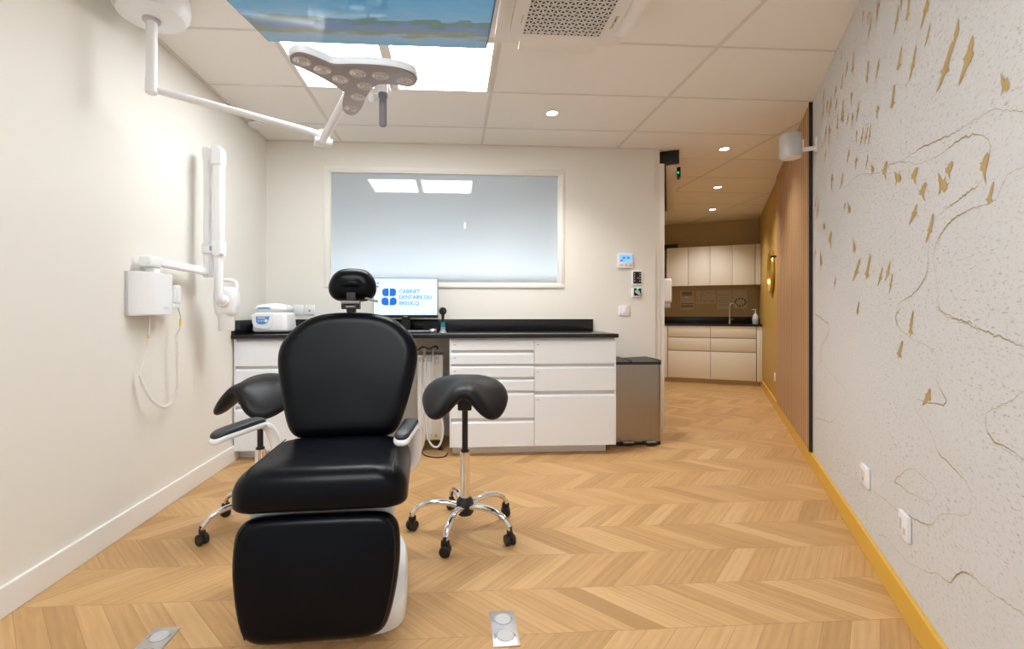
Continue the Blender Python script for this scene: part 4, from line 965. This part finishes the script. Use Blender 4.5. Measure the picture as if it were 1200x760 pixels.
def make_stool(label, loc, base_phase, seat_rot):
    t = thing('saddle_stool', label, 'stool', loc, 0, 'saddle stools')
    Rz = Matrix.Rotation(seat_rot, 4, 'Z')
    bm = saddle_mesh(); bm.transform(Rz); obj('seat', bm, M['pu'], t, smooth=60)
    bm = NB(); add_box(bm, -.06, .06, -.08, .10, .655, .690, .008); add_box(bm, -.034, .034, -.045, .05, .600, .66, .006); bm.transform(Rz); mech = obj('tilt_mechanism', bm, M['black'], t)
    bm = NB(); add_tube(bm, [(-.03, 0, .628), (-.075, -.005, .624), (-.125, -.012, .614)], [.007, .006, .010], 10, flat=.6); bm.transform(Rz); obj('lever', bm, M['black'], mech)
    bm = NB(); add_tube(bm, [(.03, .01, .628), (.062, .005, .628)], .009, 10); bm.transform(Rz); obj('knob', bm, M['black'], mech)
    obj('gas_lift', add_lathe(NB(), [(.0145, .60), (.0145, .40), (.021, .398), (.021, .382)], seg=24), M['black'], t, label='black upper column')
    obj('column', add_lathe(NB(), [(.018, .392), (.0245, .390), (.0245, .12), (.02, .118)], seg=32), M['chrome'], t, label='chrome lower column')
    obj('hub', add_lathe(NB(), [(.028, .165), (.040, .150), (.046, .125), (.044, .095), (.036, .080), (.02, .076)], seg=28), M['black'], t)
    for k in range(5):
        a = base_phase + 2*PI*k/5; c, s = math.cos(a), math.sin(a)
        pts = spline([(c*.035, s*.035, .122), (c*.09, s*.09, .135), (c*.16, s*.16, .137), (c*.225, s*.225, .118), (c*.257, s*.257, .086), (c*.262, s*.262, .070)], 5, False)
        n = len(pts)
        lg = obj('leg', add_tube(NB(), pts, [.0195-.006*i/(n-1) for i in range(n)], 14, flat=.8), M['chrome'], t, label='curved chrome base leg')
        bm = NB(); ca, sa = math.cos(a+.7), math.sin(a+.7)
        cc = (c*.262, s*.262, .025)
        W_ = NB()
        for o_ in (-.014, .014):
            add_lathe(W_, [(.006, o_-.008), (.0225, o_-.009), (.025, o_-.006), (.025, o_+.006), (.0225, o_+.009), (.006, o_+.008)], axis='x', seg=18)
        add_box(W_, -.010, .010, -.020, .020, .012, .046, .006); add_tube(W_, [(0, 0, .04), (0, 0, .062)], .012, 12)
        W_.transform(Matrix.Translation(cc) @ Matrix.Rotation(a+.9+k*.8, 4, 'Z')); obj('caster', W_, M['black'], lg)
    return t
make_stool('black saddle stool standing free on the floor, right of the dental chair', (.063, 2.307, 0), math.radians(33), math.radians(-4))
make_stool('black saddle stool standing behind the left armrest, partly hidden by the dental chair', (-.972, 2.413, 0), math.radians(7), math.radians(-24))

# ------------------------------------------------------------------ kitchenette (local frame: x along the fronts, y into the wall)
def kt(name, label, cat, group=None): return thing(name, label, cat, KO, KR, group)
def kitchen_unit(x0, x1, rows, label, filler=None):
    t = kt('drawer_cabinet', label, 'cabinet', 'kitchenette drawer cabinets')
    obj('carcass', box(x0+.001, x1-.001, -.028, .59, .069, .878), M['gap'], t)
    obj('plinth', box(x0, x1 if not filler else filler, .0, .02, 0, .068), M['taupe'], t)
    for a, b in rows: obj('drawer', box(x0+.003, x1-.003, -.05, -.03, a, b, .002), M['cab_kit'], t)
    if filler: obj('filler_panel', box(x1+.006, filler, -.046, -.026, .069, .878, .002), M['cab_kit'], t)
    return t
rk = [(.705, .876), (.502, .690), (.078, .487)]
kitchen_unit(-1.282, -.682, rk, 'left white drawer cabinet of the far kitchenette')
kitchen_unit(-.682, -.080, rk, 'right white drawer cabinet of the far kitchenette, against the mustard wall', -.002)
t = kt('drawer_cabinet', 'kitchenette base unit mostly hidden behind the white door jamb', 'cabinet'); obj('front', box(-1.48, -1.288, -.05, -.03, .069, .876, .002), M['cab_kit'], t); obj('carcass', box(-1.478, -1.29, -.028, .55, .069, .878), M['gap'], t); obj('plinth', box(-1.478, -1.284, .0, .02, 0, .068), M['taupe'], t)
def upper(xs, label, filler=None):
    t = kt('wall_cabinet', label, 'cabinet', 'kitchenette wall cabinets')
    obj('carcass', box(xs[0]+.001, xs[-1]-.001, .272, .595, 1.513, 2.118), M['cab_kit'], t)
    for a, b in zip(xs, xs[1:]): obj('door', box(a+.0025, b-.0025, .25, .270, 1.505, 2.12, .002), M['cab_kit'], t)
    if filler: obj('filler_panel', box(xs[-1]+.006, filler, .25, .27, 1.505, 2.12, .002), M['cab_kit'], t)
upper([-1.300, -.981, -.666], 'left pair of white wall cabinets above the kitchenette')
upper([-.666, -.356, -.050], 'right pair of white wall cabinets above the kitchenette, by the mustard wall', .046)
t = kt('kitchen_worktop', 'black kitchenette worktop with raised back edge', 'worktop')
obj('slab', add_prism(NB(), [(-1.48, -.06), (-.008, -.06), (.047, .594), (-1.48, .594)], .8785, .906), M['black_top'], t)
obj('upstand', box(-1.48, .045, .572, .596, .9062, 1.012, .0015), M['black_top'], t)
t = kt('kitchen_tap', 'tall chrome swan-neck tap on the kitchenette worktop', 'tap')
bm = NB(); P = [(-.375, .42, .906), (-.375, .42, 1.17)] + [(-.375+.045*(1-math.cos(a)), .42-.01*math.sin(a), 1.17+.055*math.sin(a)) for a in [PI*k/10 for k in range(1, 11)]] + [(-.285, .415, 1.15)]
add_tube(bm, P, .011, 14); add_lathe(bm, [(.024, .906), (.024, .915), (.016, .925), (.014, .97)], (-.375, .42, 0), seg=20); obj('spout', bm, M['chrome'], t)
obj('tap_lever', add_tube(NB(), [(-.36, .415, .96), (-.325, .405, .985)], [.006, .005], 8), M['chrome'], t)
t = kt('soap_bottle', 'white pump soap bottle at right end of the kitchenette worktop', 'bottle')
obj('bottle', add_lathe(NB(), [(.036, .9062), (.042, .915), (.042, .985), (.036, 1.03), (.016, 1.06), (.013, 1.075)], (-.03, .36, 0), seg=24), M['white'], t)
obj('paper_label', add_lathe(NB(), [(.0426, .93), (.0428, .932), (.0428, .975), (.0426, .977)], (-.03, .36, 0), seg=24), M['blue_pale'], t)
bm = NB(); add_tube(bm, [(-.03, .36, 1.07), (-.03, .36, 1.125)], .006, 10); add_tube(bm, [(-.02, .355, 1.125), (-.075, .35, 1.122)], [.008, .005], 10); obj('pump', bm, M['white'], t)
t = kt('drinking_glass', 'small clear glass beside the soap bottle on the kitchenette worktop', 'glass')
M['glass'] = mat('clear_glass', (.35, .35, .36), .05, trans=.8)
obj('glass_body', add_lathe(NB(), [(.001, .9065), (.024, .9065), (.027, 1.0), (.025, 1.0), (.0225, .912), (.001, .912)], (.028+.02, .40, 0), seg=20), M['glass'], t)
def sheet(x0, x1, z0, z1, label):
    t = kt('printed_sheet', label, 'notice', 'paper notices above the kitchenette')
    obj('paper', box(x0, x1, .5975, .5985, z0, z1), M['paper'], t); return t
def mark(t, x0, x1, z0, z1, m='ink_soft', nm='print_mark'): obj(nm, box(x0, x1, .5965, .5976, z0, z1), M[m], t)
s = sheet(-1.09, -.875, 1.13, 1.444, 'tallest paper notice at far left above the kitchenette')
mark(s, -1.06, -.905, 1.36, 1.425, 'ink_soft'); mark(s, -1.01, -.96, 1.32, 1.36, 'blue_pale'); mark(s, -1.08, -.885, 1.222, 1.232, 'ink'); mark(s, -1.08, -.885, 1.165, 1.205)
s = sheet(-.853, -.702, 1.22, 1.440, 'second paper notice from the left above the kitchenette')
rr_ = random.Random(5)
for k in range(9): x, z = rr_.uniform(-.84, -.73), rr_.uniform(1.24, 1.41); mark(s, x, x+.02, z, z+.014)
s = sheet(-.697, -.555, 1.222, 1.443, 'third paper notice from the left above the kitchenette')
for k in range(9): x, z = rr_.uniform(-.685, -.585), rr_.uniform(1.24, 1.41); mark(s, x, x+.02, z, z+.014)
s = sheet(-.540, -.328, 1.13, 1.442, 'fourth paper notice from the left, behind the kitchenette tap')
for k in range(5): mark(s, -.52, -.36-.03*(k % 2), 1.36-.04*k, 1.366-.04*k)
s = sheet(-.314, -.112, 1.145, 1.445, 'paper notice with a ring of dark spots, above the kitchenette tap')
for k in range(11):
    a = 2*PI*k/11; bm = NB(); add_lathe(bm, [(.001, -.0008), (.014, -.0008), (.014, .0004)], (-.205+.075*math.cos(a), .5972, 1.245+.058*math.sin(a)), 'y', 12); obj('dark_spot', bm, M['ink'], s)
t = kt('storage_box', 'dark flat box lying on top of the kitchenette wall cabinets', 'box')
obj('box_base', box(-1.36, -1.13, .30, .52, 2.1205, 2.165, .004), M['black'], t); obj('box_lid', box(-1.365, -1.125, .295, .525, 2.165, 2.185, .004), M['black'], t)
# soap dispenser on the corridor wall
dx, dy = 2.245, 4.83
t = thing('gel_dispenser', 'white wall dispenser peeking out beside the corridor door jamb', 'dispenser', (dx, dy, 0), -math.atan2(1.52, 3.53))
bm = NB(); add_cushion(bm, rrect(.055, .13, .03), .1, .02, lambda u, v, w: (w+.09, u, 1.31+v)); obj('housing', bm, M['white'], t)
bm = NB(); add_box(bm, .0, .075, -.04, .04, 1.13, 1.185, .01); obj('drip_window', bm, M['grey_light'], t)
# round mirror and hook on the mustard wall
t = thing('round_mirror', 'round gold-framed mirror hanging on the mustard corridor wall', 'mirror', RA, RROT)
bm = NB(); c_m = (4.53, 0, 1.568)
rings = []
for i in range(48):
    a = 2*PI*i/48
    ring = []
    for k in range(8):
        q = 2*PI*k/8; r = .242+.014*math.cos(q); ring.append(bm.verts.new((c_m[0]+r*math.cos(a), .020+.018*math.sin(q), c_m[2]+r*math.sin(a))))
    rings.append(ring)
for i in range(48):
    for k in range(8): bm.faces.new((rings[i][k], rings[(i+1) % 48][k], rings[(i+1) % 48][(k+1) % 8], rings[i][(k+1) % 8]))
obj('frame', bm, M['gold'], t)
obj('mirror_glass', add_lathe(NB(), [(.001, .018), (.239, .018), (.239, .004), (.001, .004)], c_m, 'y', 48), M['mirror'], t, smooth=20)
t = thing('coat_hook', 'small black round hook on the mustard wall next to the wood panel', 'hook', RA, RROT)
obj('plate', add_lathe(NB(), [(.02, .0008), (.025, .003), (.02, .008)], (4.06, 0, 1.70), 'y', 20), M['black'], t)
obj('peg', add_tube(NB(), [(4.06, .006, 1.70), (4.06, .05, 1.70), (4.06, .06, 1.705)], [.012, .012, .026], 14), M['black'], t)

# set every empty at the foot of its thing
bpy.context.view_layer.update()
for o in [o for o in COL.objects if o.type == 'EMPTY' and o.parent is None and 'label' in o]:
    lo, hi = Vector((9e9,)*3), Vector((-9e9,)*3)
    inv = o.matrix_world.inverted()
    for c in o.children_recursive:
        for b in c.bound_box:
            p = inv @ c.matrix_world @ Vector(b)
            lo = Vector(map(min, lo, p)); hi = Vector(map(max, hi, p))
    off = Vector(((lo.x+hi.x)/2, (lo.y+hi.y)/2, lo.z))
    o.location = o.matrix_world @ off
    for c in o.children: c.location = c.location - off
bpy.context.view_layer.update()

# ------------------------------------------------------------------ light
def lamp(kind, name, loc, energy, color=(1, 1, 1), rot=(0, 0, 0), **kw):
    d = bpy.data.lights.new(name, kind); d.energy = energy; d.color = color
    for k, v in kw.items(): setattr(d, k, v)
    o = bpy.data.objects.new(name, d); COL.objects.link(o); o.location = loc; o.rotation_euler = rot
    return o
for i, (x, y, e) in enumerate(((.739, 3.396, 22), (2.454, 4.044, 16), (3.125, 5.287, 22), (3.724, 6.428, 20))):
    lamp('SPOT', 'downlight_beam', (x, y, H-.02), e*3, (1, .93, .84), spot_size=math.radians(125), spot_blend=.9, shadow_soft_size=.04)
# lamp in the room behind the frosted window
lamp('AREA', 'neighbour_room_light', (-.05, 4.66, .78), 330, (.93, .97, 1), (math.radians(-100), 0, 0), shape='RECTANGLE', size=2.4, size_y=.6)
wd = bpy.data.worlds.new('world'); SC.world = wd; wd.use_nodes = True
bg = wd.node_tree.nodes['Background']; bg.inputs[0].default_value = (.97, .98, 1.0, 1); bg.inputs[1].default_value = .55

# ------------------------------------------------------------------ camera
cd = bpy.data.cameras.new('camera'); cam = bpy.data.objects.new('camera', cd); COL.objects.link(cam)
cam.location = (0, 0, 1.08); cam.rotation_euler = (PI/2, 0, -math.atan(33/543))
cd.sensor_width = 36; cd.lens = 543/1200*36; cd.shift_x = 37/1200; cd.shift_y = -14/1200; cd.clip_start = .02
SC.camera = cam
SC.view_settings.view_transform = 'Standard'
SC.view_settings.look = 'None'
SC.view_settings.exposure = 0.24
SC.cycles.max_bounces = 10; SC.cycles.diffuse_bounces = 6; SC.cycles.glossy_bounces = 4
SC.cycles.sample_clamp_indirect = 6.0
